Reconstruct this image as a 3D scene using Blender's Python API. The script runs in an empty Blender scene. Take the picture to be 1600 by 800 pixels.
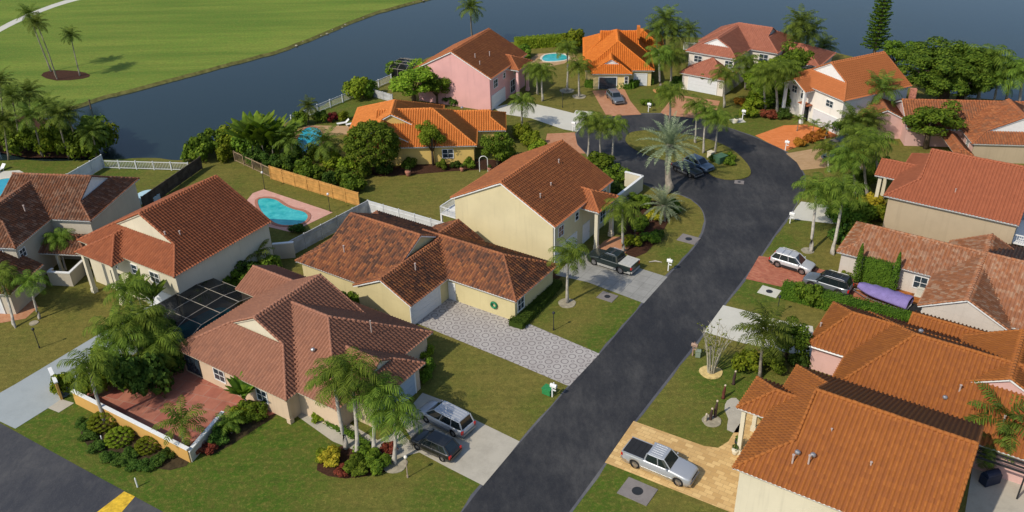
import bpy, bmesh, math, random
import numpy as np
from mathutils import Vector, Matrix
R = math.radians
SC = bpy.context.scene
COL = SC.collection
random.seed(7)

# ------------------------------------------------------------------ camera
FPX, PITCH, ROLL, CAMH = 1384.0, R(30.24), R(-1.47), 50.0
_cp, _sp = math.cos(PITCH), math.sin(PITCH)
_fw = Vector((0, _cp, -_sp)); _r0 = Vector((1, 0, 0)); _u0 = _r0.cross(_fw)
_ri = math.cos(ROLL) * _r0 + math.sin(ROLL) * _u0
_up = -math.sin(ROLL) * _r0 + math.cos(ROLL) * _u0
cam_d = bpy.data.cameras.new('camera'); cam = bpy.data.objects.new('camera', cam_d); COL.objects.link(cam)
_m = Matrix.Identity(4)
for _i in range(3):
    _m[_i][0] = _ri[_i]; _m[_i][1] = _up[_i]; _m[_i][2] = -_fw[_i]
_m[2][3] = CAMH
cam.matrix_world = _m
cam_d.sensor_width = 36.0; cam_d.lens = 36.0 * FPX / 1600.0
cam_d.clip_start = 1.0; cam_d.clip_end = 5000.0
SC.camera = cam

def at(px, py, z=0.0):
    """world point at height z seen at photo position (px, py) of the 1600x800 picture"""
    d = _fw * FPX + _ri * (px - 800) + _up * (400 - py)
    t = (z - CAMH) / d.z
    return Vector((0, 0, CAMH)) + d * t

# ------------------------------------------------------------------ world and sun
SUN_EL, SHADOW_AZ = 44.0, 51.0          # shadows fall towards this azimuth (clockwise from +Y)
SC.world = bpy.data.worlds.new('World'); SC.world.use_nodes = True
_nt = SC.world.node_tree
_bg = _nt.nodes['Background']; _bg.inputs['Strength'].default_value = 0.14
_sky = _nt.nodes.new('ShaderNodeTexSky'); _sky.sky_type = 'NISHITA'; _sky.sun_disc = False
_sky.sun_elevation = R(SUN_EL); _sky.sun_rotation = R(SHADOW_AZ + 180)
_nt.links.new(_sky.outputs[0], _bg.inputs[0])
_l = bpy.data.lights.new('sun', 'SUN'); _l.energy = 3.6; _l.angle = R(0.6); _l.color = (1.0, 0.9, 0.75)
sun = bpy.data.objects.new('sun', _l); COL.objects.link(sun)
_d = Vector((math.sin(R(SHADOW_AZ)) * math.cos(R(SUN_EL)), math.cos(R(SHADOW_AZ)) * math.cos(R(SUN_EL)), -math.sin(R(SUN_EL))))
sun.rotation_euler = _d.to_track_quat('-Z', 'Y').to_euler()
SC.view_settings.view_transform = 'Standard'; SC.view_settings.look = 'None'
SC.view_settings.exposure = 0.09; SC.view_settings.gamma = 1.0
SC.view_settings.use_curve_mapping = False
SC.cycles.max_bounces = 6; SC.cycles.diffuse_bounces = 2; SC.cycles.glossy_bounces = 2
SC.cycles.transmission_bounces = 2; SC.cycles.transparent_max_bounces = 6

# ------------------------------------------------------------------ mesh builder
class MB:
    def __init__(s): s.v = []; s.f = []; s.m = []
    def add(s, vs, fs, mi=0):
        b = len(s.v); s.v.extend([tuple(q) for q in vs]); s.f.extend([tuple(b + i for i in f) for f in fs]); s.m.extend([mi] * len(fs)); return s
    def box(s, x0, x1, y0, y1, z0, z1, mi=0, M=None):
        vs = [Vector((x, y, z)) for z in (z0, z1) for x, y in ((x0, y0), (x1, y0), (x1, y1), (x0, y1))]
        if M is not None: vs = [M @ q for q in vs]
        return s.add(vs, [(3, 2, 1, 0), (4, 5, 6, 7), (0, 1, 5, 4), (1, 2, 6, 5), (2, 3, 7, 6), (3, 0, 4, 7)], mi)
    def prism(s, poly, z0, z1, mi=0):
        n = len(poly)
        if area2(poly) < 0: poly = poly[::-1]
        vs = [(p[0], p[1], z0) for p in poly] + [(p[0], p[1], z1) for p in poly]
        fs = [tuple(range(n - 1, -1, -1)), tuple(range(n, 2 * n))] + [(i, (i + 1) % n, n + (i + 1) % n, n + i) for i in range(n)]
        return s.add(vs, fs, mi)
    def sheet(s, poly, z, mi=0):
        if area2(poly) < 0: poly = poly[::-1]
        return s.add([(p[0], p[1], z) for p in poly], [tuple(range(len(poly)))], mi)
    def tube(s, pts, rad, n=8, mi=0, cap=True):
        pts = [Vector(p) for p in pts]
        if not hasattr(rad, '__len__'): rad = [rad] * len(pts)
        rings = []
        for i, p in enumerate(pts):
            d = (pts[min(i + 1, len(pts) - 1)] - pts[max(i - 1, 0)]).normalized()
            a = d.orthogonal().normalized() if abs(d.z) > .95 else d.cross(Vector((0, 0, 1))).normalized()
            if abs(d.z) > .95: a = (Vector((1, 0, 0)) - d * d.x).normalized()
            b = d.cross(a)
            rings.append([p + (a * math.cos(t) + b * math.sin(t)) * rad[i] for t in [2 * math.pi * k / n for k in range(n)]])
        vs = [q for r in rings for q in r]
        fs = [(i * n + k, i * n + (k + 1) % n, (i + 1) * n + (k + 1) % n, (i + 1) * n + k) for i in range(len(pts) - 1) for k in range(n)]
        if cap: fs += [tuple(range(n - 1, -1, -1)), tuple(range((len(pts) - 1) * n, len(pts) * n))]
        return s.add(vs, fs, mi)
    def ball(s, c, r, nu=10, nv=7, mi=0):
        if not hasattr(r, '__len__'): r = (r, r, r)
        vs = [(c[0], c[1], c[2] - r[2])]
        for j in range(1, nv):
            ph = -math.pi / 2 + math.pi * j / nv
            for i in range(nu):
                t = 2 * math.pi * i / nu
                vs.append((c[0] + r[0] * math.cos(ph) * math.cos(t), c[1] + r[1] * math.cos(ph) * math.sin(t), c[2] + r[2] * math.sin(ph)))
        vs.append((c[0], c[1], c[2] + r[2])); L = len(vs) - 1
        fs = [(0, 1 + (i + 1) % nu, 1 + i) for i in range(nu)]
        for j in range(nv - 2):
            for i in range(nu):
                a = 1 + j * nu + i; b = 1 + j * nu + (i + 1) % nu
                fs.append((a, b, b + nu, a + nu))
        k = 1 + (nv - 2) * nu
        fs += [(k + i, k + (i + 1) % nu, L) for i in range(nu)]
        return s.add(vs, fs, mi)
    def build(s, name, mats, parent=None, smooth=False, label=None):
        me = bpy.data.meshes.new(name); me.from_pydata(s.v, [], s.f)
        if not isinstance(mats, (list, tuple)): mats = [mats]
        for m in mats: me.materials.append(m)
        if len(mats) > 1: me.polygons.foreach_set('material_index', s.m)
        if smooth: me.polygons.foreach_set('use_smooth', [True] * len(me.polygons))
        me.update()
        o = bpy.data.objects.new(name, me); COL.objects.link(o)
        if parent is not None: o.parent = parent
        if label: o['label'] = label
        return o

def area2(p): return sum(p[i][0] * p[(i + 1) % len(p)][1] - p[(i + 1) % len(p)][0] * p[i][1] for i in range(len(p)))
def tag(o, label, cat, group=None, kind=None):
    if label: o['label'] = label
    if cat: o['category'] = cat
    if group: o['group'] = group
    if kind: o['kind'] = kind
    return o
def thing(name, loc, rz, label, cat, group=None):
    o = bpy.data.objects.new(name, None); COL.objects.link(o)
    o.location = loc; o.rotation_euler = (0, 0, rz); o.empty_display_size = .3
    return tag(o, label, cat, group)
def copy_tree(o, parent=None):
    c = o.copy(); COL.objects.link(c); c.parent = parent
    for ch in [q for q in KIDS.get(o.name, [])]: copy_tree(ch, c)
    return c
KIDS = {}
def register(root):
    """remember the children of a prototype so that copies are quick"""
    def rec(o):
        KIDS[o.name] = list(o.children)
        for c in o.children: rec(c)
    rec(root)
def smooth_poly(pts, k=5, closed=True):
    """Catmull-Rom through 2-D or 3-D points"""
    P = [Vector(p) for p in pts]; n = len(P); out = []
    rng = range(n) if closed else range(n - 1)
    for i in rng:
        if closed: a, b, c, d = P[i - 1], P[i], P[(i + 1) % n], P[(i + 2) % n]
        else: a, b, c, d = P[max(i - 1, 0)], P[i], P[i + 1], P[min(i + 2, n - 1)]
        for j in range(k):
            t = j / k
            out.append(.5 * ((2 * b) + (c - a) * t + (2 * a - 5 * b + 4 * c - d) * t * t + (3 * b - a - 3 * c + d) * t ** 3))
    if not closed: out.append(P[-1])
    return out

# ------------------------------------------------------------------ materials
class NT:
    def __init__(s, name):
        s.m = bpy.data.materials.new(name); s.m.use_nodes = True; s.t = s.m.node_tree
        s.p = s.t.nodes['Principled BSDF']; s.out = s.t.nodes['Material Output']
    def n(s, typ, **kw):
        nd = s.t.nodes.new('ShaderNode' + typ)
        for k, v in kw.items():
            if k.startswith('_'): setattr(nd, k[1:], v)
        return nd
    def link(s, a, b): s.t.links.new(a, b)
    def set(s, nd, key, v):
        if hasattr(v, 'is_linked') or hasattr(v, 'links'): s.link(v, nd.inputs[key])
        else: nd.inputs[key].default_value = v
    def pos(s): return s.n('NewGeometry').outputs['Position']
    def obj(s): return s.n('TexCoord').outputs['Object']
    def uv(s): return s.n('TexCoord').outputs['UV']
    def mapping(s, vec, scale=(1, 1, 1), rot=(0, 0, 0), loc=(0, 0, 0)):
        nd = s.n('Mapping'); s.link(vec, nd.inputs['Vector']); nd.inputs['Scale'].default_value = scale; nd.inputs['Rotation'].default_value = rot; nd.inputs['Location'].default_value = loc
        return nd.outputs[0]
    def noise(s, vec, scale, detail=3, rough=.55, dist=0):
        nd = s.n('TexNoise'); s.link(vec, nd.inputs['Vector']); nd.inputs['Scale'].default_value = scale
        nd.inputs['Detail'].default_value = detail; nd.inputs['Roughness'].default_value = rough; nd.inputs['Distortion'].default_value = dist
        return nd.outputs['Fac']
    def ramp(s, fac, stops, interp='LINEAR'):
        nd = s.n('ValToRGB'); s.link(fac, nd.inputs[0]); nd.color_ramp.interpolation = interp; el = nd.color_ramp.elements
        while len(el) < len(stops): el.new(.5)
        for e, (p, c) in zip(el, stops):
            e.position = p; e.color = (c, c, c, 1) if not hasattr(c, '__len__') else (*c, 1)
        return nd.outputs[0]
    def mix(s, fac, a, b, mode='MIX'):
        nd = s.n('MixRGB', _blend_type=mode); s.set(nd, 0, fac)
        for k, v in ((1, a), (2, b)):
            if hasattr(v, 'links'): s.link(v, nd.inputs[k])
            else: nd.inputs[k].default_value = (*v, 1)
        return nd.outputs[0]
    def math(s, op, a, b=0.0, c=None):
        nd = s.n('Math', _operation=op); s.set(nd, 0, a); s.set(nd, 1, b)
        if c is not None: s.set(nd, 2, c)
        return nd.outputs[0]
    def vmath(s, op, a, b=None):
        nd = s.n('VectorMath', _operation=op); s.link(a, nd.inputs[0])
        if b is not None:
            if hasattr(b, 'links'): s.link(b, nd.inputs[1])
            else: nd.inputs[1].default_value = b
        return nd.outputs['Value'] if op == 'LENGTH' else nd.outputs[0]
    def bump(s, h, strength=.3, dist=.05):
        nd = s.n('Bump'); s.link(h, nd.inputs['Height']); nd.inputs['Strength'].default_value = strength; nd.inputs['Distance'].default_value = dist
        s.link(nd.outputs[0], s.p.inputs['Normal'])
    def fin(s, col, rough=.8, spec=.3, metal=0.0):
        if hasattr(col, 'links'): s.link(col, s.p.inputs['Base Color'])
        else: s.p.inputs['Base Color'].default_value = (*col, 1)
        s.set(s.p, 'Roughness', rough); s.p.inputs['Specular IOR Level'].default_value = spec; s.p.inputs['Metallic'].default_value = metal
        return s.m

def m_plain(name, col, rough=.6, spec=.3, metal=0.0, var=.12, scale=3.0, bump=0):
    t = NT(name); v = t.noise(t.pos(), scale, 4, .6)
    c = t.mix(t.ramp(v, [(.3, 0), (.7, 1)]), tuple(q * (1 - var) for q in col), tuple(min(1, q * (1 + var)) for q in col))
    if bump: t.bump(t.noise(t.pos(), scale * 12, 2), bump, .02)
    return t.fin(c, rough, spec, metal)
def m_stucco(name, col):
    t = NT(name); p = t.pos()
    a = t.noise(p, .35, 4, .6); b = t.noise(p, 14, 2)
    st = t.noise(t.mapping(p, (2.2, 2.2, .12)), 1.4, 3, .6)
    c = t.mix(t.ramp(a, [(.35, 0), (.7, 1)]), tuple(q * .88 for q in col), col)
    c = t.mix(t.math('MULTIPLY', t.ramp(st, [(.55, 0), (.75, 1)]), .35), c, tuple(q * .66 for q in col))
    c = t.mix(t.math('MULTIPLY', b, .12), c, tuple(q * .7 for q in col))
    t.bump(b, .15, .02); return t.fin(c, .85, .2)
def m_tile(name, main, alt, dark, alt_amt=.35, stain=.4, mott=.5, s=.78):
    """clay roof tile: one tone per tile, broad weathering and dark growth in patches"""
    main = tuple(q * s for q in main); alt = tuple(q * s * 1.02 for q in alt)
    t = NT(name); uv = t.uv(); fl = t.vmath('FLOOR', uv)
    wn = t.n('TexWhiteNoise', _noise_dimensions='3D'); t.link(fl, wn.inputs[0])
    r = wn.outputs['Value']
    p = t.pos(); big = t.noise(p, .22, 4, .65); mid = t.noise(p, 1.3, 4, .7)
    c = t.mix(t.ramp(r, [(.0, 0), (1, 1)]), tuple(q * (1 - .3 * mott) for q in main), tuple(min(1, q * (1 + .22 * mott)) for q in main))
    k = t.math('MULTIPLY', t.ramp(t.math('ADD', t.math('MULTIPLY', r, .5), t.math('MULTIPLY', mid, .7)), [(.62, 0), (.78, 1)]), alt_amt)
    c = t.mix(k, c, alt)
    w2 = t.n('TexWhiteNoise', _noise_dimensions='3D'); t.link(t.vmath('ADD', fl, (17.3, 5.1, 2)), w2.inputs[0])
    d = t.math('ADD', t.math('MULTIPLY', w2.outputs['Value'], .38), t.math('MULTIPLY', big, .8))
    c = t.mix(t.math('MULTIPLY', t.ramp(d, [(.52, 0), (.78, 1)]), stain), c, dark)
    st = t.noise(t.mapping(uv, (1.0, .12, 1)), 1.1, 3, .6)
    c = t.mix(t.math('MULTIPLY', t.ramp(st, [(.55, 0), (.75, 1)]), stain * .5), c, dark)
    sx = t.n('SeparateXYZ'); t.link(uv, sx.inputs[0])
    pan = t.math('GREATER_THAN', t.math('FRACT', sx.outputs[0]), .56)   # shade of the recessed pans between barrels, painted into the tile colour
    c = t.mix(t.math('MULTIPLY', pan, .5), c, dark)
    fine = t.noise(p, 22, 3, .7)
    c = t.mix(t.math('MULTIPLY', fine, .3), c, dark)
    t.bump(fine, .25, .02)
    return t.fin(c, .82, .25)
def m_grass(name, green, dry, dark, dry_amt=.6, stripe=None, sc=1.0, spots=None):
    t = NT(name); p = t.pos()
    big = t.noise(p, .045 * sc, 4, .6, .6); mid = t.noise(p, .35 * sc, 4, .65); fine = t.noise(p, 7, 4, .8); spk = t.noise(p, 1.6, 5, .75)
    k = t.math('ADD', t.math('MULTIPLY', big, .62), t.math('MULTIPLY', mid, .42))
    dk = t.math('MULTIPLY', t.ramp(k, [(.38, 0), (.58, 1)]), dry_amt)
    if spots:                                            # well watered patches keep their green
        wet = None
        for x, y, r, a in spots:
            dd = t.n('VectorMath', _operation='DISTANCE'); t.link(p, dd.inputs[0]); dd.inputs[1].default_value = (x, y, 0)
            mr = t.n('MapRange', _interpolation_type='SMOOTHSTEP'); t.link(dd.outputs['Value'], mr.inputs[0])
            for i_, v_ in ((1, r * .45), (2, r * 1.15), (3, a), (4, 0)): mr.inputs[i_].default_value = v_
            wet = mr.outputs[0] if wet is None else t.math('MAXIMUM', wet, mr.outputs[0])
        wet = t.math('MULTIPLY', wet, t.ramp(mid, [(.3, .75), (.6, 1)]))
        dk = t.math('MULTIPLY', dk, t.math('SUBTRACT', 1.0, wet))
        green = t.mix(wet, green, (.055, .125, .010))
    c = t.mix(dk, green, dry)
    if stripe:
        w = t.noise(t.mapping(p, stripe[1], (0, 0, stripe[0])), 1.0, 3, .5)
        c = t.mix(t.math('MULTIPLY', t.ramp(w, [(.4, 0), (.62, 1)]), stripe[2]), c, dark)
    c = t.mix(t.math('MULTIPLY', t.ramp(spk, [(.46, 0), (.7, 1)]), .6), c, dark)
    c = t.mix(t.math('MULTIPLY', t.ramp(fine, [(.4, 0), (.65, 1)]), .45), c, dark)
    c = t.mix(t.math('MULTIPLY', t.ramp(t.noise(p, 5.2, 3, .8), [(.58, 0), (.72, 1)]), .3), c, tuple(q * 1.5 for q in dry))
    pat = t.noise(p, .9, 5, .7, .4)
    c = t.mix(t.math('MULTIPLY', t.ramp(pat, [(.46, 0), (.62, 1)]), .5), c, tuple(q * .62 for q in dry))
    c = t.mix(t.math('MULTIPLY', t.ramp(t.noise(p, 2.6, 5, .8), [(.5, 0), (.66, 1)]), .5), c, tuple(q * 1.35 for q in dry))
    st = t.noise(t.mapping(p, (.12, 2.2, 1), (0, 0, -R(90 - 123.7))), .8, 2, .5)
    c = t.mix(t.math('MULTIPLY', t.ramp(st, [(.45, 0), (.6, 1)]), .16), c, dark)
    t.bump(fine, .8, .08); return t.fin(c, .95, .1)
def m_leaf(name, a, b, trans=.25):
    t = NT(name); g = t.n('NewGeometry'); oi = t.n('ObjectInfo')
    big = t.noise(t.pos(), .9, 2)
    k = t.math('ADD', t.math('MULTIPLY', g.outputs['Random Per Island'], .6), t.math('MULTIPLY', big, .5))
    c = t.mix(t.ramp(k, [(.25, 0), (.85, 1)]), a, b)
    hs = t.n('HueSaturation'); t.link(c, hs.inputs['Color'])
    t.link(t.math('ADD', t.math('MULTIPLY', oi.outputs['Random'], .5), .78), hs.inputs['Value'])
    t.link(t.math('ADD', t.math('MULTIPLY', oi.outputs['Random'], .03), .485), hs.inputs['Hue'])
    c = hs.outputs[0]
    t.fin(c, .7, .08)
    tr = t.n('BsdfTranslucent'); t.link(t.mix(.5, c, (b[0] * 1.3, b[1] * 1.5, b[2] * .6)), tr.inputs[0])
    mx = t.n('MixShader'); mx.inputs[0].default_value = trans
    t.link(t.p.outputs[0], mx.inputs[1]); t.link(tr.outputs[0], mx.inputs[2]); t.link(mx.outputs[0], t.out.inputs[0])
    return t.m
def m_asphalt(name, rot, dark=.022, light=.085):
    t = NT(name); p = t.pos()
    streak = t.noise(t.mapping(p, (.55, .16, 1), (0, 0, rot)), 1.0, 6, .7, .35)
    cloud = t.noise(p, .11, 4, .6); fine = t.noise(p, 9, 3, .8)
    blot = t.noise(t.mapping(p, (1.9, 1.0, 1), (0, 0, rot)), .9, 9, .82, .2)
    k = t.ramp(t.math('ADD', t.math('ADD', t.math('MULTIPLY', streak, .3), t.math('MULTIPLY', blot, .35)), t.math('MULTIPLY', cloud, .42)), [(.46, 0), (.54, .3), (.67, 1)])
    c = t.mix(k, (dark, dark * 1.06, dark * 1.3), (light, light * .98, light * .95))
    c = t.mix(t.math('MULTIPLY', t.ramp(fine, [(.5, 0), (.72, 1)]), .45), c, (light * .85,) * 3)
    c = t.mix(t.math('MULTIPLY', t.ramp(t.noise(p, 3.1, 4, .8), [(.55, 0), (.7, 1)]), .4), c, (dark * .7,) * 3)
    t.bump(fine, .3, .02); return t.fin(c, .72, .35)
def m_concrete(name, col, joint=None, rot=0, stain=.5):
    t = NT(name); p = t.pos(); a = t.noise(p, .5, 5, .7); f = t.noise(p, 8, 4, .75)
    c = t.mix(t.math('MULTIPLY', t.ramp(a, [(.45, 0), (.7, 1)]), stain), col, tuple(q * .55 for q in col))
    c = t.mix(t.math('MULTIPLY', f, .3), c, tuple(q * .6 for q in col))
    if joint:
        br = t.n('TexBrick'); t.link(t.mapping(p, (1, 1, 1), (0, 0, rot)), br.inputs[0]); br.offset = 0
        br.inputs['Scale'].default_value = 1; br.inputs['Brick Width'].default_value = joint; br.inputs['Row Height'].default_value = joint
        br.inputs['Mortar Size'].default_value = .035; br.inputs['Mortar Smooth'].default_value = .3
        c = t.mix(t.math('MULTIPLY', br.outputs['Fac'], .5), c, tuple(q * .45 for q in col))
    t.bump(f, .2, .02); return t.fin(c, .85, .2)
def m_brick(name, a, b, mortar, w, h, rot, ms=.03, contrast=1.0, offs=.5):
    t = NT(name); p = t.mapping(t.pos(), (1, 1, 1), (0, 0, rot))
    br = t.n('TexBrick'); t.link(p, br.inputs[0]); br.offset = offs
    for k, v in (('Scale', 1), ('Brick Width', w), ('Row Height', h), ('Mortar Size', ms), ('Mortar Smooth', .2), ('Bias', 0)): br.inputs[k].default_value = v
    br.inputs['Color1'].default_value = (*a, 1); br.inputs['Color2'].default_value = (*b, 1); br.inputs['Mortar'].default_value = (*mortar, 1)
    n = t.noise(t.pos(), .6, 5, .7); n2 = t.noise(t.pos(), 5, 3, .7)
    c = t.mix(t.math('MULTIPLY', t.ramp(n, [(.4, 0), (.7, 1)]), .45 * contrast), br.outputs['Color'], tuple(q * .5 for q in a))
    c = t.mix(t.math('MULTIPLY', n2, .2), c, mortar)
    t.bump(n2, .2, .02); return t.fin(c, .85, .2)

# ------------------------------------------------------------------ ground, water, roads
DIR_A = R(90 - 123.7)                                    # direction of the driveways in the main block
_spots = [(at(x, y).x, at(x, y).y, r, a) for x, y, r, a in ((120, 660, 8, 1), (250, 760, 11, 1), (380, 740, 10, 1), (470, 690, 7, .9), (560, 800, 6, .4), (705, 785, 5, .9), (430, 660, 6, 1), (160, 270, 8, .9), (60, 250, 10, .9), (250, 285, 7, .5), (540, 175, 9, .9), (960, 530, 4, 1), (930, 558, 4, 1), (985, 490, 4, .9),
    (935, 740, 5, 1), (900, 800, 6, 1), (1180, 450, 5, 1), (1060, 400, 3, .8), (1080, 640, 5, .5), (1140, 600, 5, .9), (1240, 350, 6, .6), (1210, 375, 4, .9), (1010, 620, 4, .5), (870, 640, 4, .6), (820, 480, 5, .7), (1015, 150, 6, .7), (1150, 190, 8, .8), (60, 660, 4, .6), (1100, 200, 8, .5))]
M_lawn = m_grass('lawn grass', (.12, .14, .025), (.20, .17, .042), (.055, .065, .014), 1.0, spots=_spots)
M_green = m_grass('watered grass', (.06, .125, .012), (.135, .135, .024), (.034, .068, .008), .55)
M_golf = m_grass('fairway grass', (.155, .245, .034), (.225, .25, .048), (.07, .14, .02), .7, stripe=(R(-50), (.025, .2, 1), .75), sc=.5)
M_bank = m_plain('bank soil', (.13, .125, .04), .95, .1, var=.4, scale=1.2, bump=.4)
M_mulch = m_plain('mulch', (.055, .026, .016), .95, .1, var=.4, scale=4, bump=.5)
M_soil = m_plain('planting soil', (.05, .038, .02), .95, .1, var=.4, scale=3, bump=.5)
M_water = NT('lake water'); _w = M_water
_w.bump(_w.noise(_w.mapping(_w.pos(), (.5, 1.1, 1), (0, 0, .5)), .9, 3, .6), .10, .05)
M_water = _w.fin(_w.mix(_w.noise(_w.pos(), .012, 3), (.006, .020, .026), (.022, .031, .028)), _w.ramp(_w.noise(_w.pos(), .03, 4, .6), [(.4, .05), (.65, .2)]), .18)
M_poolw = NT('pool water'); _w = M_poolw
_w.bump(_w.noise(_w.pos(), 2.5, 2), .25, .05)
M_poolw = _w.fin(_w.mix(_w.ramp(_w.noise(_w.pos(), .8, 2), [(.35, 0), (.65, 1)]), (.02, .34, .38), (.08, .52, .52)), .08, .5)
M_deepw = NT('deep pool water'); _w = M_deepw
_w.bump(_w.noise(_w.pos(), 2.5, 2), .25, .05)
M_deepw = _w.fin(_w.mix(_w.noise(_w.pos(), .8, 2), (.015, .25, .38), (.05, .42, .52)), .08, .5)
M_road = m_asphalt('road asphalt', R(33.7) + R(90), .017, .07)
M_road2 = m_asphalt('worn asphalt', DIR_A, .034, .10)
M_conc = m_concrete('driveway concrete', (.44, .41, .34), stain=.45)
M_concg = m_concrete('scored concrete', (.30, .30, .28), joint=1.25, rot=-DIR_A, stain=.6)
M_concb = m_concrete('blue grey concrete', (.33, .37, .38), stain=.25)
M_concw = m_concrete('white concrete', (.56, .55, .48), stain=.2)
M_brickr = m_brick('red brick paving', (.36, .09, .05), (.5, .18, .1), (.3, .16, .11), .42, .21, .6, .02)
M_brickt = m_brick('terracotta paving', (.42, .17, .08), (.5, .24, .13), (.4, .25, .16), .4, .2, -DIR_A, .02, .6)
M_orange = m_brick('orange paving', (.62, .17, .04), (.72, .23, .07), (.5, .2, .08), .5, .25, .4, .02, .4)
M_tanp = m_brick('tan paving', (.40, .25, .12), (.48, .31, .17), (.34, .24, .14), .45, .22, .2, .02, .5)
M_yel = m_brick('yellow cobble paving', (.72, .50, .22), (.50, .31, .12), (.42, .27, .12), .66, .4, -DIR_A, .02, .7)
M_patio = m_brick('red patio paving', (.33, .10, .07), (.42, .17, .11), (.36, .2, .15), 1.4, 1.4, .35, .04, 1.4)
M_pinkd = m_brick('pink deck paving', (.56, .30, .24), (.62, .36, .29), (.5, .3, .24), .6, .6, .3, .02, .4)
M_white = m_plain('white paint', (.72, .73, .72), .5, .4, var=.05)
M_yellowp = m_plain('yellow road paint', (.62, .40, .03), .7, .3, var=.35, scale=2.5)
M_rock = m_plain('shore rock', (.30, .27, .2), .9, .2, var=.3, scale=2, bump=.3)

def rings_mat():
    t = NT('ring pattern paving'); p = t.mapping(t.pos(), (1 / 1.05, 1 / 1.05, 1), (0, 0, -DIR_A + .2))
    def ring(off, r0, r1):
        q = t.vmath('SUBTRACT', t.vmath('FRACTION', t.vmath('ADD', p, off)), (.5, .5, 0))
        q = t.vmath('MULTIPLY', q, (1, 1, 0)); d = t.vmath('LENGTH', q)
        return t.math('MULTIPLY', t.math('GREATER_THAN', d, r0), t.math('LESS_THAN', d, r1))
    k = t.math('MAXIMUM', ring((0, 0, 0), .27, .36), ring((.5, .5, 0), .10, .17))
    n = t.noise(t.pos(), .5, 4, .7); f = t.noise(t.pos(), 7, 3, .7)
    c = t.mix(t.math('MULTIPLY', k, .85), (.43, .41, .385), (.14, .12, .13))
    c = t.mix(t.math('MULTIPLY', t.ramp(n, [(.4, 0), (.7, 1)]), .35), c, (.22, .19, .18))
    c = t.mix(t.math('MULTIPLY', f, .3), c, (.2, .18, .17)); return t.fin(c, .85, .2)
M_rings = rings_mat()

def px(pts): return [at(x, y).xy for x, y in pts]
def ground_sheet(name, pts, z, mat, k=0, closed=True, kind='structure', label=None, cat=None):
    poly = px(pts)
    if k: poly = [q.xy for q in smooth_poly([(p.x, p.y) for p in poly], k)]
    m = MB(); m.sheet(poly, z)
    o = m.build(name, mat); tri(o)
    if kind: o['kind'] = kind
    return o
def tri(o):
    bm = bmesh.new(); bm.from_mesh(o.data); bmesh.ops.triangulate(bm, faces=bm.faces[:]); bm.to_mesh(o.data); bm.free()

# shorelines (photo positions -> ground), the lake lies 0.7 m below the lawns
north = [(-520, 330), (-60, 235), (60, 180), (118, 164), (160, 150), (200, 140), (250, 127), (287, 117), (325, 107), (362, 97), (400, 87), (437, 77), (482, 60), (525, 42), (575, 22), (612, 11), (650, 1), (760, -26), (900, -52)]
south = [(-520, 420), (-60, 262), (100, 252), (175, 249), (235, 247), (290, 249), (318, 230), (352, 212), (400, 205), (440, 198), (455, 186), (500, 167), (530, 152), (575, 134), (640, 104), (700, 80), (800, 66), (905, 60), (1000, 56), (1080, 58), (1160, 62), (1250, 72), (1330, 88), (1440, 128), (1500, 150), (1600, 158), (1760, 172), (2300, 240)]
WZ = -0.4
def bank(line, far, name):
    ln = [q.xy for q in smooth_poly([(p.x, p.y) for p in px(line)], 4, False)]
    random.seed(3)
    ln = [Vector((q.x + random.uniform(-.15, .15), q.y + random.uniform(-.15, .15))) for q in ln]
    poly = ln + far
    m = MB(); m.sheet(poly, 0)
    return ln, poly, m
M_ground = [M_lawn, M_bank, M_golf]
g = MB()
lnS, polyS, _ = bank(south, [Vector((900, 60)), Vector((900, -400)), Vector((-900, -400)), Vector((-900, 60))], 's')
lnN, polyN, _ = bank(north, [Vector((300, 900)), Vector((300, 2500)), Vector((-1500, 2500)), Vector((-1500, 100))], 'n')
g.sheet(polyS, 0, 0); g.sheet(polyN, 0, 2)
for ln, sgn in ((lnS, 1), (lnN, -1)):
    nrm = []
    for i in range(len(ln)):
        d = (ln[min(i + 1, len(ln) - 1)] - ln[max(i - 1, 0)]).normalized(); nrm.append(Vector((-d.y, d.x)) * sgn)
    w = [(q + n * 2.6) for q, n in zip(ln, nrm)]
    vs = [(q.x, q.y, 0) for q in ln] + [(q.x, q.y, -1.6) for q in w]; n = len(ln)
    g.add(vs, [(i, i + 1, n + i + 1, n + i) for i in range(n - 1)], 1)
ground = g.build('ground', M_ground); tri(ground); ground['kind'] = 'structure'
m = MB(); m.sheet([(-1200, 40), (1500, 40), (1500, 2600), (-1200, 2600)], WZ); o = m.build('lake_water', M_water); o['kind'] = 'structure'

# shore stones along the fairway bank
random.seed(11); m = MB()
for i in range(len(lnN) - 1):
    a, b = lnN[i], lnN[i + 1]
    if a.y < 125 or a.x < -75: continue
    L = (b - a).length
    for k in range(int(L * .6)):
        q = a.lerp(b, random.random()); n = Vector((b - a)).normalized(); n = Vector((n.y, -n.x))
        q = q + n * random.uniform(.1, .7); s = random.uniform(.08, .26)
        m.ball((q.x, q.y, -.12 - random.random() * .22), (s * random.uniform(.8, 1.5), s, s * .7), 6, 4)
o = m.build('shore_stones', M_rock); tag(o, 'pale stones scattered along the fairway bank of the lake', 'stones', kind='stuff')

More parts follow.
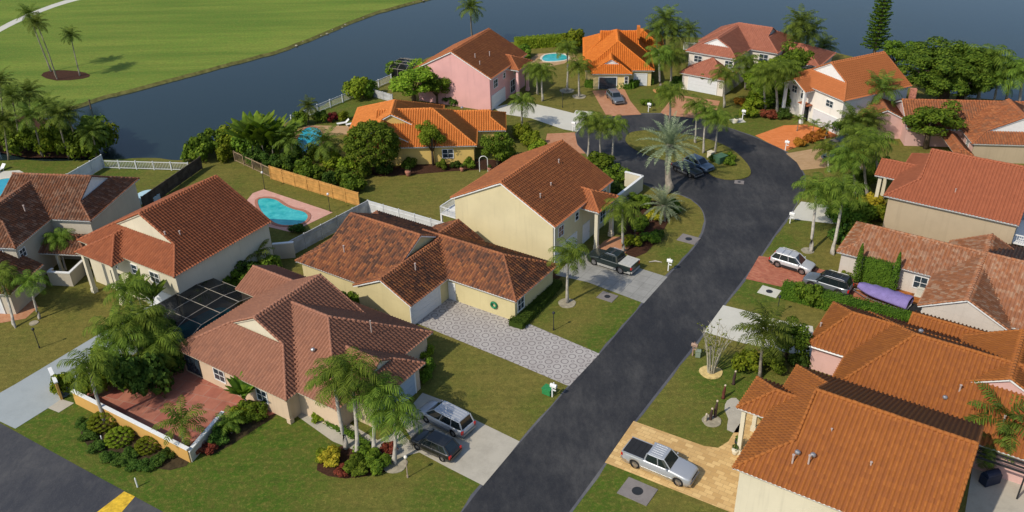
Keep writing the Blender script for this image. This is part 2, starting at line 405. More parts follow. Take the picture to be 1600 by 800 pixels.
road_pts = [(640, 905), (680, 850), (722, 800), (752, 761), (800, 706), (845, 655), (893, 600), (937, 553), (975, 509), (1006, 473), (1042, 433), (1070, 404), (1090, 380), (1101, 357), (1102, 340), (1095, 324), (1080, 311), (1060, 303), (1035, 297), (1008, 288), (985, 278), (962, 264), (938, 250), (915, 238), (902, 224), (901, 208), (915, 193), (945, 182), (985, 178), (1040, 178), (1085, 184), (1130, 197), (1170, 211), (1200, 224), (1217, 231), (1232, 241), (1246, 255), (1255, 272), (1257, 288), (1251, 305), (1240, 325), (1230, 340), (1215, 360), (1200, 382), (1187, 402), (1160, 438), (1130, 477), (1101, 518), (1060, 570), (1025, 615), (991, 659), (968, 692), (946, 722), (890, 799), (850, 852), (805, 915)]
M_edge = m_asphalt('dusty road edge', 0, .07, .15)
_rp = [q.xy for q in smooth_poly([(p.x, p.y) for p in px(road_pts)], 3)]
_sg = 1 if area2(_rp) > 0 else -1; _ro = []; random.seed(5)
for i in range(len(_rp)):
    d = (_rp[(i + 1) % len(_rp)] - _rp[i - 1]).normalized(); _ro.append(_rp[i] + Vector((d.y, -d.x)) * _sg * random.uniform(.10, .30))
m = MB(); m.sheet(_ro, .007); o = m.build('road_edge', M_edge); tri(o); o['kind'] = 'structure'
m = MB(); m.sheet(_rp, .010); o = m.build('road', M_road); tri(o); o['kind'] = 'structure'
isl = [(977, 219), (983, 209), (1000, 205), (1022, 205), (1050, 208), (1085, 213), (1115, 221), (1140, 232), (1158, 246), (1171, 262), (1172, 274), (1158, 280), (1135, 281), (1113, 275), (1098, 262), (1075, 257), (1045, 252), (1012, 243), (988, 231)]
ipoly = [q.xy for q in smooth_poly([(p.x, p.y) for p in px(isl)], 3)]
m = MB(); m.prism(ipoly, -.05, .10); o = m.build('traffic_island', M_lawn); tri(o); o['kind'] = 'structure'
ground_sheet('cross_road', [(-260, 520), (-60, 629), (0, 661), (127, 731), (255, 800), (420, 892), (250, 1060), (-500, 900)], .012, M_road2)
ground_sheet('road_marking', [(194, 768), (211, 776), (188, 803), (182, 815), (128, 815), (152, 800)], .018, M_yellowp)
ground_sheet('golf_path', [(-60, 84), (0, 50), (27, 36), (67, 18), (105, 5), (138, -3), (200, -14), (200, -18), (135, -7), (100, 1), (62, 14), (24, 30), (0, 42), (-60, 76)], .012, M_concw, 2)
# greener lawns
# driveways and paths
def pave(name, pts, mat, label=None, k=0, z=.022): return ground_sheet(name, pts, z, mat, k)
pave('driveway', [(-40, 638), (0, 614), (25, 600), (165, 516), (240, 474), (292, 498), (170, 580), (96, 624), (75, 638), (24, 670), (-14, 652)], M_concb)
pave('driveway', [(625, 655), (660, 614), (690, 625), (740, 655), (812, 690), (798, 708), (755, 759), (700, 731), (655, 707)], M_conc)
pave('driveway', [(643, 502), (688, 462), (720, 455), (765, 480), (937, 553), (890, 603), (885, 602), (800, 566)], M_rings)
pave('driveway', [(868, 430), (905, 392), (945, 402), (1043, 433), (1006, 474), (918, 441)], M_concg)
pave('driveway', [(990, 658), (1100, 697), (1122, 700), (1138, 690), (1150, 670), (1172, 640), (1230, 700), (1165, 810), (1140, 800), (945, 723)], M_yel)
pave('driveway', [(1186, 400), (1215, 404), (1300, 425), (1440, 462), (1438, 500), (1408, 497), (1320, 470), (1165, 436)], M_brickr)
pave('driveway', [(1130, 477), (1175, 488), (1215, 500), (1270, 510), (1275, 560), (1160, 536), (1100, 519)], M_concw)
pave('driveway', [(1246, 322), (1252, 315), (1300, 322), (1325, 345), (1322, 352), (1232, 342)], M_concw)
pave('driveway', [(1228, 240), (1275, 232), (1345, 240), (1350, 262), (1290, 262), (1252, 266), (1245, 254)], M_tanp)
pave('driveway', [(1180, 212), (1225, 196), (1260, 195), (1300, 205), (1310, 212), (1265, 222), (1228, 236), (1215, 230), (1200, 223)], M_orange)
pave('driveway', [(925, 142), (975, 138), (985, 158), (1002, 179), (948, 182), (938, 165)], M_brickt)
pave('driveway', [(1055, 148), (1125, 158), (1120, 172), (1095, 186), (1040, 180), (1032, 176)], M_brickt)
pave('driveway', [(770, 168), (815, 158), (860, 168), (912, 181), (918, 190), (902, 206), (880, 202), (830, 185), (785, 178)], M_concw)
pave('driveway', [(855, 209), (898, 207), (902, 226), (915, 240), (880, 240), (850, 230)], M_brickt)
pave('pool_deck', [(395, 302), (412, 296), (520, 332), (455, 363), (400, 350), (380, 320)], M_pinkd)
pave('pool_deck', [(448, 236), (458, 208), (480, 196), (545, 197), (556, 208), (510, 214), (500, 236), (470, 244)], M_tanp)
pave('pool_deck', [(-60, 290), (0, 268), (30, 266), (50, 276), (40, 300), (0, 330), (-40, 340)], M_concw)
pave('pool_deck', [(820, 98), (840, 84), (895, 82), (905, 94), (860, 104)], M_tanp)
pave('patio', [(285, 545), (345, 575), (448, 640), (420, 650), (350, 664), (300, 716), (255, 694), (122, 627), (130, 605), (175, 575), (240, 565)], M_patio)
pave('path', [(450, 640), (472, 618), (590, 688), (625, 672), (655, 707), (600, 722), (520, 690)], M_conc)
pave('path', [(1136, 626), (1150, 622), (1163, 640), (1160, 660), (1155, 676), (1136, 672), (1138, 655), (1132, 640)], M_conc, k=2)
pave('path', [(935, 386), (958, 370), (985, 375), (975, 398), (950, 400)], M_brickt, k=2)
pave('path', [(75, 638), (96, 624), (116, 630), (92, 645)], M_conc, z=.03)
pave('patio', [(1520, 725), (1540, 715), (1600, 745), (1700, 790), (1640, 880), (1500, 850)], M_conc)
pave('patio', [(0, 480), (55, 470), (60, 480), (40, 498), (0, 505)], M_brickt)
pave('planting_bed', [(1325, 450), (1350, 440), (1440, 460), (1436, 480), (1400, 475)], m_plain('rust pine straw', (.30, .11, .03), .95, .1, var=.5, scale=2.5, bump=.5), z=.03)
for pts in ([(64, 118), (80, 110), (120, 111), (141, 117), (130, 123), (88, 126)],
            [(125, 668), (150, 650), (230, 680), (300, 715), (265, 735), (200, 720), (140, 700)],
            [(320, 690), (420, 615), (440, 640), (400, 670), (330, 712)],
            [(495, 735), (510, 705), (560, 695), (620, 715), (632, 727), (600, 738), (540, 748)],
            [(560, 266), (600, 262), (700, 250), (780, 250), (795, 262), (700, 268), (600, 276)],
            [(820, 440), (860, 418), (880, 430), (820, 480), (800, 492)],
            [(980, 320), (1030, 315), (1045, 345), (1010, 395), (975, 395)],
            [(0, 180), (90, 190), (146, 226), (152, 244), (90, 246), (0, 238)]):
    pave('planting_bed', pts, M_mulch if pts[0][1] < 200 or pts[0][0] > 490 else M_soil, k=2, z=.014)
# pools
def pool(pts, mat, cop, label, k=3):
    poly = [q.xy for q in smooth_poly([(p.x, p.y) for p in px(pts)], k)]
    c = sum(poly, Vector((0, 0))) / len(poly)
    root = thing('swimming_pool', (c.x, c.y, 0), 0, label, 'pool')
    loc = [p - c for p in poly]; out = []
    n = len(loc); sg = 1 if area2(loc) > 0 else -1
    for i in range(n):
        d = (loc[(i + 1) % n] - loc[i - 1]).normalized(); out.append(loc[i] + Vector((d.y, -d.x)) * .38 * sg)
    w = MB(); w.sheet(loc, .035); ob = w.build('water', mat, root); tri(ob)
    q = MB(); vs = [(p.x, p.y, .09) for p in loc] + [(p.x, p.y, .09) for p in out] + [(p.x, p.y, .02) for p in loc] + [(p.x, p.y, .02) for p in out]
    fs = []
    for i in range(n):
        j = (i + 1) % n; fs += [(i, j, n + j, n + i), (2 * n + i, i, j, 2 * n + j)[::1], (n + i, n + j, 3 * n + j, 3 * n + i)]
    q.add(vs, fs); q.build('coping', cop, root)
    return root
M_cop = m_plain('coping brick', (.36, .16, .11), .8, .2)
M_copw = m_plain('coping stone', (.6, .56, .46), .8, .2)
pool([(403, 313), (418, 310), (432, 313), (444, 321), (458, 327), (474, 331), (481, 338), (476, 347), (460, 352), (440, 352), (425, 346), (408, 330)], M_poolw, M_cop, 'kidney shaped turquoise pool in the pink paved deck behind a wooden fence')
pool([(456, 236), (463, 222), (472, 205), (486, 199), (500, 203), (503, 215), (495, 232), (475, 240)], M_deepw, M_cop, 'deep blue pool among tropical plants beside the orange roofed house')
pool([(847, 92), (853, 86), (872, 84), (884, 87), (886, 93), (868, 96), (852, 96)], M_poolw, M_copw, 'small far pool on the lake side between the pink and bright orange roofed houses')
pool([(-25, 300), (-10, 285), (12, 279), (32, 280), (36, 287), (20, 296), (0, 308), (-20, 312)], M_deepw, M_copw, 'teal pool with pale stone deck at the left picture edge')

# ------------------------------------------------------------------ houses
TW, TC = .335, .39                                        # roof tile width and course
def tile_grid(p0, U, D, N, poly, hi):
    """corrugated clay tile surface over a convex polygon (x along the eave, y down the slope)"""
    xs0, xs1 = min(p[0] for p in poly), max(p[0] for p in poly); ys0, ys1 = min(p[1] for p in poly), max(p[1] for p in poly)
    ns = 6 if hi else 4
    k0, k1 = math.floor(xs0 / TW), math.ceil(xs1 / TW)
    ph_, hh_ = (np.array([0, .10, .28, .46, .56, .80]), np.array([0, .095, .13, .095, 0, -.008])) if hi else (np.array([0, .14, .42, .56]), np.array([0, .12, .12, 0]))
    idx = np.arange(k0 * ns, k1 * ns + 1); xn = idx // ns + ph_[idx % ns]; x = xn * TW; prof = hh_[idx % ns]
    c0, c1 = math.floor(ys0 / TC), math.ceil(ys1 / TC)
    rows = []; uvy = []
    for k in range(c0, c1):
        rows += [(k * TC, 0.0), ((k + 1) * TC, .06)]; uvy += [k + .002, k + .998]
    rows = np.array(rows); nx, ny = len(x), len(rows)
    X = np.tile(x, ny); Y = np.repeat(rows[:, 0], nx); H = np.tile(prof, ny) + np.repeat(rows[:, 1], nx)
    P = np.array(p0)[None] + X[:, None] * np.array(U)[None] + Y[:, None] * np.array(D)[None] + H[:, None] * np.array(N)[None]
    me = bpy.data.meshes.new('t')
    i, j = np.meshgrid(np.arange(nx - 1), np.arange(ny - 1)); a = (j * nx + i).ravel()
    F = np.stack([a, a + nx, a + nx + 1, a + 1], 1)
    me.vertices.add(len(P)); me.vertices.foreach_set('co', P.ravel())
    me.loops.add(F.size); me.loops.foreach_set('vertex_index', F.ravel())
    me.polygons.add(len(F)); me.polygons.foreach_set('loop_start', np.arange(0, F.size, 4)); me.polygons.foreach_set('loop_total', np.full(len(F), 4))
    uv = me.uv_layers.new(name='UVMap')
    UX = np.tile(xn + .001, ny); UY = np.repeat(np.array(uvy), nx)
    uv.data.foreach_set('uv', np.stack([UX[F.ravel()], UY[F.ravel()]], 1).ravel())
    me.update()
    bm = bmesh.new(); bm.from_mesh(me); bpy.data.meshes.remove(me)
    n = len(poly); sg = 1 if area2(poly) > 0 else -1
    U, D, N = Vector(U), Vector(D), Vector(N); p0 = Vector(p0)
    for q in range(n):
        A, B = poly[q], poly[(q + 1) % n]
        e = Vector((B[0] - A[0], B[1] - A[1]))
        if e.length < 1e-4: continue
        no = Vector((e.y, -e.x)) * sg
        n3 = (U * no.x + D * no.y).normalized(); co = p0 + U * A[0] + D * A[1]
        bmesh.ops.bisect_plane(bm, geom=bm.verts[:] + bm.edges[:] + bm.faces[:], plane_co=co, plane_no=n3, clear_outer=True, dist=1e-4)
    return bm

class House:
    def __init__(s, name, org, h, ze, label, cat='house', tile=None, wall=None, trim=None, hi=True, seed=0):
        o = at(org[0], org[1], ze); s.o = Vector((o.x, o.y, 0)); s.th = R(90 - h)
        s.root = thing(name, s.o, s.th, label, cat)
        s.M = Matrix.Translation(s.o) @ Matrix.Rotation(s.th, 4, 'Z'); s.Mi = s.M.inverted()
        s.ze, s.tile, s.wall, s.trim, s.hi = ze, tile, wall, trim or M_white, hi
        s.roof = []; s.decks = MB(); s.walls = MB(); s.caps = MB(); s.allcaps = []; s.rs = random.Random(seed or int(abs(o.x * 7 + o.y * 3)))
    def cap(s, a, b, r=.13):
        a, b = Vector(a), Vector(b); L = (b - a).length; n = max(1, int(L / .42))
        for i in range(n):
            p, q = a.lerp(b, i / n), a.lerp(b, min(1, (i + 1.1) / n)); j = s.rs.uniform(-.015, .015)
            s.caps.tube([p + Vector((0, 0, j)), q + Vector((0, 0, j))], [r, r * .86], 7)
    def block(s, u0, u1, v0, v1, axis, e0='g', e1='g', ze=None, pitch=.5, zb=0.0, over=.45, og=.22, walls=True, caps=True, rakes=True):
        ze = s.ze if ze is None else ze
        if isinstance(e0, str): e0 = (e0, 0)
        if isinstance(e1, str): e1 = (e1, 0)
        if axis == 'u': L, w = u1 - u0, (v1 - v0) / 2; f = lambda a, t, z: Vector((u0 + a, v0 + w + t, z))
        else: L, w = v1 - v0, (u1 - u0) / 2; f = lambda a, t, z: Vector((u0 + w - t, v0 + a, z))
        e0 = (e0[0], e0[1] or w) if e0[0] == 'h' else e0; e1 = (e1[0], e1[1] or w) if e1[0] == 'h' else e1
        zr = ze + pitch * w; sl = math.sqrt(1 + pitch * pitch)
        sL = e0[1] if e0[0] in 'hd' else 0.0; sR = L - (e1[1] if e1[0] in 'hd' else 0.0)
        facets = []
        for sg in (-1, 1):
            U = (f(1, 0, 0) - f(0, 0, 0)).normalized(); D = (f(0, sg, -pitch) - f(0, 0, 0)).normalized()
            N = U.cross(D); N = N if N.z > 0 else -N
            p0 = f(0, 0, zr); W = w * sl
            pcs = [[(sL, 0), (sR, 0), (sR, W), (sL, W)]]
            if e0[0] == 'h': pcs.append([(0, W), (sL, W), (sL, 0)])
            if e0[0] == 'd': pcs.append([(0, W), (sL, W), (sL, (w - sL) * sl)])
            if e1[0] == 'h': pcs.append([(L, W), (sR, W), (sR, 0)])
            if e1[0] == 'd': pcs.append([(L, W), (sR, W), (sR, (w - (L - sR)) * sl)])
            for q in pcs: facets.append((p0, U, D, N, q))
        for k, e in ((0, e0), (1, e1)):
            if e[0] not in 'hd': continue
            run = e[1]; d = 1 if k == 0 else -1; base = 0 if k == 0 else L
            rise = pitch * w if e[0] == 'h' else pitch * run
            Wd = math.hypot(run, rise)
            U = (f(0, 1, 0) - f(0, 0, 0)).normalized(); D = (f(base, 0, ze) - f(base + d * run, 0, ze + rise)).normalized()
            N = U.cross(D); N = N if N.z > 0 else -N
            p0 = f(base + d * run, 0, ze + rise)
            tw = 0 if e[0] == 'h' else w - run
            facets.append((p0, U, D, N, [(-tw, 0), (tw, 0), (w, Wd), (-w, Wd)] if tw > 0 else [(0, 0), (w, Wd), (-w, Wd)]))
            if e[0] == 'd' and tw > .1:                       # upright white gable triangle
                x = base + d * (run + .12); zt = ze + rise
                s.decks.add([f(x, -tw, zt - .1), f(x, tw, zt - .1), f(x, 0, zr - .03), f(x + d * .3, -tw, zt - .1), f(x + d * .3, tw, zt - .1), f(x + d * .3, 0, zr - .03)],
                            [(0, 1, 2), (3, 5, 4), (0, 2, 5, 3), (1, 4, 5, 2), (0, 3, 4, 1)])
                if caps:
                    for t in (-1, 1): s.cap(f(base + d * run, t * tw, zt + .05), f(base + d * run, 0, zr + .08), .12)
            if caps:
                for t in (-1, 1):
                    s.cap(f(base, t * w, ze + .04), f(base + d * run, t * tw, ze + rise + .06), .13)
        if caps: s.cap(f(sL, 0, zr + .05), f(sR, 0, zr + .05), .16)
        for k, e in ((0, e0), (1, e1)):
            if e[0] == 'g' and rakes:
                x = .06 if k == 0 else L - .06
                for t in (-1, 1): s.cap(f(x, t * w, ze + .03), f(x, 0, zr + .05), .11)
        s.allcaps.append(s.caps); s.caps = MB()
        for p0, U, D, N, q in facets:
            bm = tile_grid(p0, U, D, N, q, s.hi); s.roof.append(bm)
            vs = [p0 + U * a + D * b - N * .02 for a, b in q] + [p0 + U * a + D * b - N * .17 for a, b in q]; n = len(q)
            s.decks.add(vs, [tuple(range(n)), tuple(range(2 * n - 1, n - 1, -1))] + [(i, n + i, n + (i + 1) % n, (i + 1) % n) for i in range(n)])
        if walls:
            a0 = og if e0[0] in 'gn' else over; a1 = L - (og if e1[0] in 'gn' else over)
            zw = ze + pitch * over - .18; ww = w - over
            c = [f(a, t, z) for z in (zb, zw) for a, t in ((a0, -ww), (a1, -ww), (a1, ww), (a0, ww))]
            s.walls.add(c, [(3, 2, 1, 0), (4, 5, 6, 7), (0, 1, 5, 4), (1, 2, 6, 5), (2, 3, 7, 6), (3, 0, 4, 7)])
            g0 = a0 if e0[0] in 'gn' else sL + .5; g1 = a1 if e1[0] in 'gn' else sR - .5
            if g1 > g0:
                tp = [f(a, t, z) for a in (g0, g1) for t, z in ((-ww, zw - .01), (ww, zw - .01), (0, zr - .2))]
                s.walls.add(tp, [(0, 1, 2), (3, 5, 4), (0, 2, 5, 3), (1, 4, 5, 2)])
    def lbox(s, name, u0, u1, v0, v1, z0, z1, mat, parent=None, label=None):
        m = MB(); m.box(u0, u1, v0, v1, z0, z1); return m.build(name, mat, parent or s.root, label=label)
    def finish(s):
        main = bmesh.new(); tmp = bpy.data.meshes.new('tmp')
        for b in s.roof:
            b.to_mesh(tmp); b.free(); main.from_mesh(tmp)
        me = bpy.data.meshes.new('roof'); main.to_mesh(me); main.free(); bpy.data.meshes.remove(tmp)
        me.materials.append(s.tile); ro = bpy.data.objects.new('roof', me); COL.objects.link(ro); ro.parent = s.root; s.ro = ro
        s.walls.build('wall', s.wall, s.root)
        s.decks.build('fascia', s.trim, ro)
        for c in s.allcaps:
            if c.v: c.build('ridge_tiles', s.tile, ro, smooth=True)
        return s
    # openings: (x, y) point on the wall face, n outward direction as '+u','-u','+v','-v'
    def frame(s, x, y, n):
        ax = {'+u': (0, 1), '-u': (0, -1), '+v': (-1, 0), '-v': (1, 0)}[n]; nn = {'+u': (1, 0), '-u': (-1, 0), '+v': (0, 1), '-v': (0, -1)}[n]
        M = Matrix.Identity(4)
        M[0][0], M[1][0] = ax; M[0][1], M[1][1] = nn; M[0][3], M[1][3] = x, y
        return M                                             # local x along the wall, local y outwards
    def window(s, x, y, n, z0, w, h, bars=1, col=None, arch=False):
        M = s.frame(x, y, n); b = .09; m = MB(); fm = col or M_white
        m.box(-w / 2 - b, w / 2 + b, -.02, .07, z0 - b, z0, 0, M); m.box(-w / 2 - b, w / 2 + b, -.02, .07, z0 + h, z0 + h + b, 0, M)
        m.box(-w / 2 - b, -w / 2, -.02, .07, z0, z0 + h, 0, M); m.box(w / 2, w / 2 + b, -.02, .07, z0, z0 + h, 0, M)
        for i in range(1, bars + 1):
            q = -w / 2 + w * i / (bars + 1); m.box(q - .025, q + .025, 0, .05, z0, z0 + h, 0, M)
        m.box(-w / 2, w / 2, 0, .045, z0 + h * .5 - .025, z0 + h * .5 + .025, 0, M)
        fo = m.build('window', fm, s.root)
        p = MB(); p.box(-w / 2, w / 2, -.02, .025, z0, z0 + h, 0, M); p.build('pane', M_glass, fo)
        return fo
    def garage(s, x, y, n, w=4.9, h=2.2, mat=None, z0=.03):
        M = s.frame(x, y, n); m = MB(); k = 4
        for i in range(k): m.box(-w / 2, w / 2, -.02, .05, z0 + i * h / k + .015, z0 + (i + 1) * h / k, 0, M)
        d = m.build('garage_door', mat or M_door, s.root)
        t = MB(); b = .12
        t.box(-w / 2 - b, -w / 2, -.02, .09, z0, z0 + h + b, 0, M); t.box(w / 2, w / 2 + b, -.02, .09, z0, z0 + h + b, 0, M); t.box(-w / 2, w / 2, -.02, .09, z0 + h, z0 + h + b, 0, M)
        t.build('door_frame', M_white, d); return d
    def door(s, x, y, n, w=1.0, h=2.1, mat=None, z0=.03):
        M = s.frame(x, y, n); m = MB(); m.box(-w / 2, w / 2, -.02, .06, z0, z0 + h, 0, M)
        d = m.build('door', mat or M_white, s.root)
        t = MB(); t.ball(M @ Vector((w * .38, .1, z0 + 1)), .05, 6, 4); t.build('handle', M_metal, d); return d
    def vent(s, u, v, z, r=.07, h=.45):
        m = MB(); m.tube([(u, v, z - .3), (u, v, z + h)], r, 8); m.tube([(u, v, z + h), (u, v, z + h + .06)], r * 1.5, 8); return m.build('vent_pipe', M_vent, s.root)
    def chimney_cap(s, u, v, z):
        m = MB(); m.ball((u, v, z), (.22, .22, .18), 8, 6); return m.build('roof_vent', M_metal, s.root)
    def column(s, u, v, z1, r=.2, z0=0):
        m = MB(); m.box(u - r, u + r, v - r, v + r, z0, z1); m.box(u - r - .06, u + r + .06, v - r - .06, v + r + .06, z0, z0 + .5)
        m.box(u - r - .06, u + r + .06, v - r - .06, v + r + .06, z1 - .25, z1 - .005); return m.build('column', s.colmat, s.root)
    colmat = None

M_glass = m_plain('window glass', (.03, .045, .06), .08, .6, var=.2)
M_door = m_plain('white garage door', (.62, .64, .66), .5, .3, var=.04)
M_metal = m_plain('dull metal', (.35, .35, .36), .4, .5, .7, .1)
M_vent = m_plain('vent pipe', (.45, .36, .32), .7, .3)
M_dark = m_plain('dark metal', (.02, .022, .025), .5, .4)
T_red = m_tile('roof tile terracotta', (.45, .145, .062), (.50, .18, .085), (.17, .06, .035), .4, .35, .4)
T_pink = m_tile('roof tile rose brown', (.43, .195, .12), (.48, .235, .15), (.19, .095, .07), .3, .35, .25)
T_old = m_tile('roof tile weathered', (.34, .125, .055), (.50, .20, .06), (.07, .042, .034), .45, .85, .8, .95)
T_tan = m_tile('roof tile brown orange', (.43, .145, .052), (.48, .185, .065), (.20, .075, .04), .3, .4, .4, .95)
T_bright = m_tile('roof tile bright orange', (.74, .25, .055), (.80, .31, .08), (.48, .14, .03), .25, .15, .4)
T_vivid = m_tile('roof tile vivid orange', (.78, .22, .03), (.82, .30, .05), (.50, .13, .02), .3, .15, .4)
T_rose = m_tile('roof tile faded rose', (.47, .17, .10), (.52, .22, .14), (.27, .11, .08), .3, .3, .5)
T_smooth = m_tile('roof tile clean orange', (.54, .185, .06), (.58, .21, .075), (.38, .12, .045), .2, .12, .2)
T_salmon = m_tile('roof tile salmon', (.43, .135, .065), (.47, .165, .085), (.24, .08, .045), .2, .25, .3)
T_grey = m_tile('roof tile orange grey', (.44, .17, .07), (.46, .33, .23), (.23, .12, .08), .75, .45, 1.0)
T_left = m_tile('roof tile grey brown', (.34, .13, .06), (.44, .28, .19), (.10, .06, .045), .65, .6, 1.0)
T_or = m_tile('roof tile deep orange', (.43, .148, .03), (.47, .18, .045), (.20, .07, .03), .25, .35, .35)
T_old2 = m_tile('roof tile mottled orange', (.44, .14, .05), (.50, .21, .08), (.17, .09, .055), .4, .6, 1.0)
W_cream = m_stucco('cream stucco', (.66, .61, .47)); W_yell = m_stucco('pale yellow stucco', (.62, .54, .30)); W_tan = m_stucco('sand yellow stucco', (.66, .58, .36))
W_yel2 = m_stucco('yellow stucco', (.70, .50, .16)); W_pink = m_stucco('pink stucco', (.72, .40, .38)); W_beige = m_stucco('beige stucco', (.47, .38, .26))
W_peach = m_stucco('peach stucco', (.62, .48, .34)); W_white = m_stucco('white stucco', (.72, .66, .58)); W_och = m_stucco('ochre stucco', (.58, .34, .10)); W_gw = m_stucco('grey white stucco', (.60, .55, .49))
W_palep = m_stucco('faded pink stucco', (.66, .42, .38)); W_gcream = m_stucco('grey cream stucco', (.54, .49, .40))

E1, E2 = 2.7, 5.3
# H4: long weathered ranch with the ring paving driveway
h = House('ranch_house', (809, 470), 123.7, E1, 'long pale yellow ranch house with mottled weathered brown roof and ring patterned driveway', tile=T_old, wall=W_yell)
h.block(-24.4, -12.4, -5.7, 7.6, 'u', ('d', 2.4), 'g')
h.block(-15.8, -8.25, -6.25, 3.5, 'v', 'g', 'n')
h.block(-14.5, 0, -.3, 7.9, 'u', 'n', 'h')
h.block(-16.3, -9.6, 3, 8.2, 'v', 'n', 'g')
h.garage(-8.7, -3.6, '+u', 4.6); h.window(-.45, 1.2, '+u', .9, 1.1, 1.3, col=M_white)
h.door(-8.15 + .0, .16, '-v', .9)
h.finish(); h.vent(-19.5, -3.2, 4.3); h.vent(-10.8, -2.2, 4.3)
hose = MB(); 
for i in range(14):
    t0, t1 = 2 * math.pi * i / 14, 2 * math.pi * (i + 1) / 14
    hose.tube([(-2.9 + .32 * math.cos(t0), .02, 1.2 + .32 * math.sin(t0)), (-2.9 + .32 * math.cos(t1), .02, 1.2 + .32 * math.sin(t1))], .11, 6)
ho = hose.build('garden_hose', m_plain('green hose', (.01, .18, .08), .5, .4)); ho.matrix_world = h.M
tag(ho, 'coiled green garden hose hanging on the pale yellow ranch house wall', 'hose')
H4 = h

# H5: two storey tan house
def two_storey(h, a, b, front, tip, porch, dutch, axis, ze=E2, pitch=.52): pass
h = House('family_house', (868, 356), 123.7, 5.4, 'two storey sand yellow house with plain brown orange gable roof beside the cul-de-sac', tile=T_tan, wall=W_tan)
h.block(-13.8, 0, 0, 13.3, 'v', 'g', 'g', pitch=.52)
h.block(-5.5, 2.0, 6.0, 10.8, 'u', 'n', 'h', ze=4.95, pitch=.5, walls=False)
h.colmat = W_cream
h.column(1.45, 6.6, 4.95); h.column(1.45, 10.2, 4.95)
h.garage(-.45, 3.0, '+u', 4.6); h.window(-.45, 1.9, '+u', 3.4, 1.0, 1.2); h.window(-.45, 5.4, '+u', 3.8, .7, .9, 0); h.window(-.45, 11.6, '+u', 3.2, 1.2, 1.5); h.window(-.45, 11.6, '+u', .8, 1.2, 1.4)
h.door(-.45, 7.6, '+u', 1.6, 2.4)
h.finish(); h.vent(-3.2, 2.2, 7.2); h.vent(-3.6, 5.1, 7.2); h.vent(-5.0, 9.2, 8.1); h.chimney_cap(-5.6, 1.5, 8.2)
m = MB(); m.box(-15.6, -13.4, .25, 3.6, 2.75, 2.9); m.box(-15.6, -13.4, .25, .3, 3.75, 3.82); m.box(-15.6, -15.5, .25, 3.6, 3.75, 3.82)
for i in range(12): m.box(-15.58 + i * .19, -15.53 + i * .19, .25, .3, 2.9, 3.75)
for i in range(16): m.box(-15.58, -15.53, .3 + i * .21, .35 + i * .21, 2.9, 3.75)
m.box(-15.6, -15.4, .25, .45, 0, 2.8); m.box(-15.6, -15.4, 3.4, 3.6, 0, 2.8)
m.build('balcony', M_white, h.root)
for q in ((-.38, .3), (-.38, 12.95)):
    m = MB(); m.box(q[0], q[0] + .1, q[1], q[1] + .1, .1, 5.2); m.build('downspout', M_white, h.root)
H5 = h

# H2: two storey house, left middle
h = House('family_house', (272, 434), 122.4, 5.2, 'two storey cream house with clean terracotta hip roof beside the kidney pool', tile=T_red, wall=W_cream, trim=W_cream)
h.block(-15.2, 0, 0, 13.3, 'v', ('d', 2.9), 'g', pitch=.5)
h.block(-13.6, -7.6, -1.5, 3.4, 'v', 'h', 'n', ze=4.95, pitch=.5, walls=False)
h.colmat = W_cream
h.column(-13.0, -1.0, 4.95); h.column(-8.3, -1.0, 4.95)
h.garage(-3.6, .45, '-v', 4.8); h.window(-3.8, .45, '-v', 3.3, 1.3, 1.1); h.window(-10.6, .45, '-v', 3.1, 1.4, 1.4); h.door(-10.6, .45, '-v', 1.7, 2.4, M_dark)
h.window(-6.9, .45, '-v', 3.4, .8, 1.0, 0)
h.finish(); h.vent(-4.2, 3.0, 7.3); h.vent(-3.5, 4.2, 7.0)
H2 = h

# H3: rose brown ranch in front
h = House('ranch_house', (447, 627), 123.7, E1, 'large peach ranch house with rose brown tiled roof beside the screened pool cage', tile=T_pink, wall=W_peach, trim=W_cream)
h.block(-14.4, 0, 0, 12.4, 'v', ('d', 3.9), 'g')
h.block(-6.5, 4.5, 1.3, 14.3, 'u', 'n', 'h', caps=True)
h.block(-2.0, 6.8, 3.1, 10.2, 'u', 'n', ('d', 2.0))
h.block(-17.2, -9, 9.9, 15.3, 'u', 'g', 'n')
h.garage(6.35, 6.6, '+u', 4.8, mat=m_plain('blue grey garage door', (.36, .44, .52), .5, .3, var=.04)); h.window(-9.0, .45, '-v', .9, 1.3, 1.2); h.window(-12.6, .45, '-v', .35, 1.8, 1.9, 2, M_dark)
h.window(-3.6, .45, '-v', .9, 1.2, 1.2)
h.door(3.0, 3.55, '-v', 1.0)
h.window(-13.95, 2.6, '-u', .4, 2.2, 1.9, 2, M_dark); h.window(-13.95, 6.0, '-u', .4, 2.2, 1.9, 2, M_dark)
h.colmat = W_peach; h.column(-.35, .35, 2.62, .16)
h.finish(); h.chimney_cap(-1.0, 4.6, 4.75); h.vent(1.5, 9.4, 4.9, .05, .9)
H3 = h

# H1: left house
h = House('family_house', (142, 346), 98, 5.3, 'two storey cream house with grey brown weathered roof at the left picture edge', tile=T_left, wall=W_gcream)
h.block(-12, 0, 0, 11.0, 'u', 'n', ('d', 2.3))
h.block(-14.0, -4.7, -6.5, 10.0, 'v', ('d', 3.0), 'h')
h.block(-5.2, .5, -3.0, 1.5, 'u', 'n', 'h', ze=2.7, walls=False)
h.block(-11.2, -3.1, -11.2, -5.2, 'v', 'h', 'n', ze=2.7)
h.colmat = W_cream; h.column(-.3, -2.5, 2.65, .14); h.column(-3.4, -2.5, 2.65, .14)
h.window(-5.15, -5.2, '+u', 3.6, .9, .9); h.window(-7.5, -6.05, '-v', 3.3, 1.7, 1.5); h.window(-3.0, .45, '-v', .6, 1.4, 1.6, col=M_dark)
h.garage(-7.2, -10.75, '-v', 4.8)
h.finish(); h.vent(-7.0, -.6, 6.8)
m = MB()
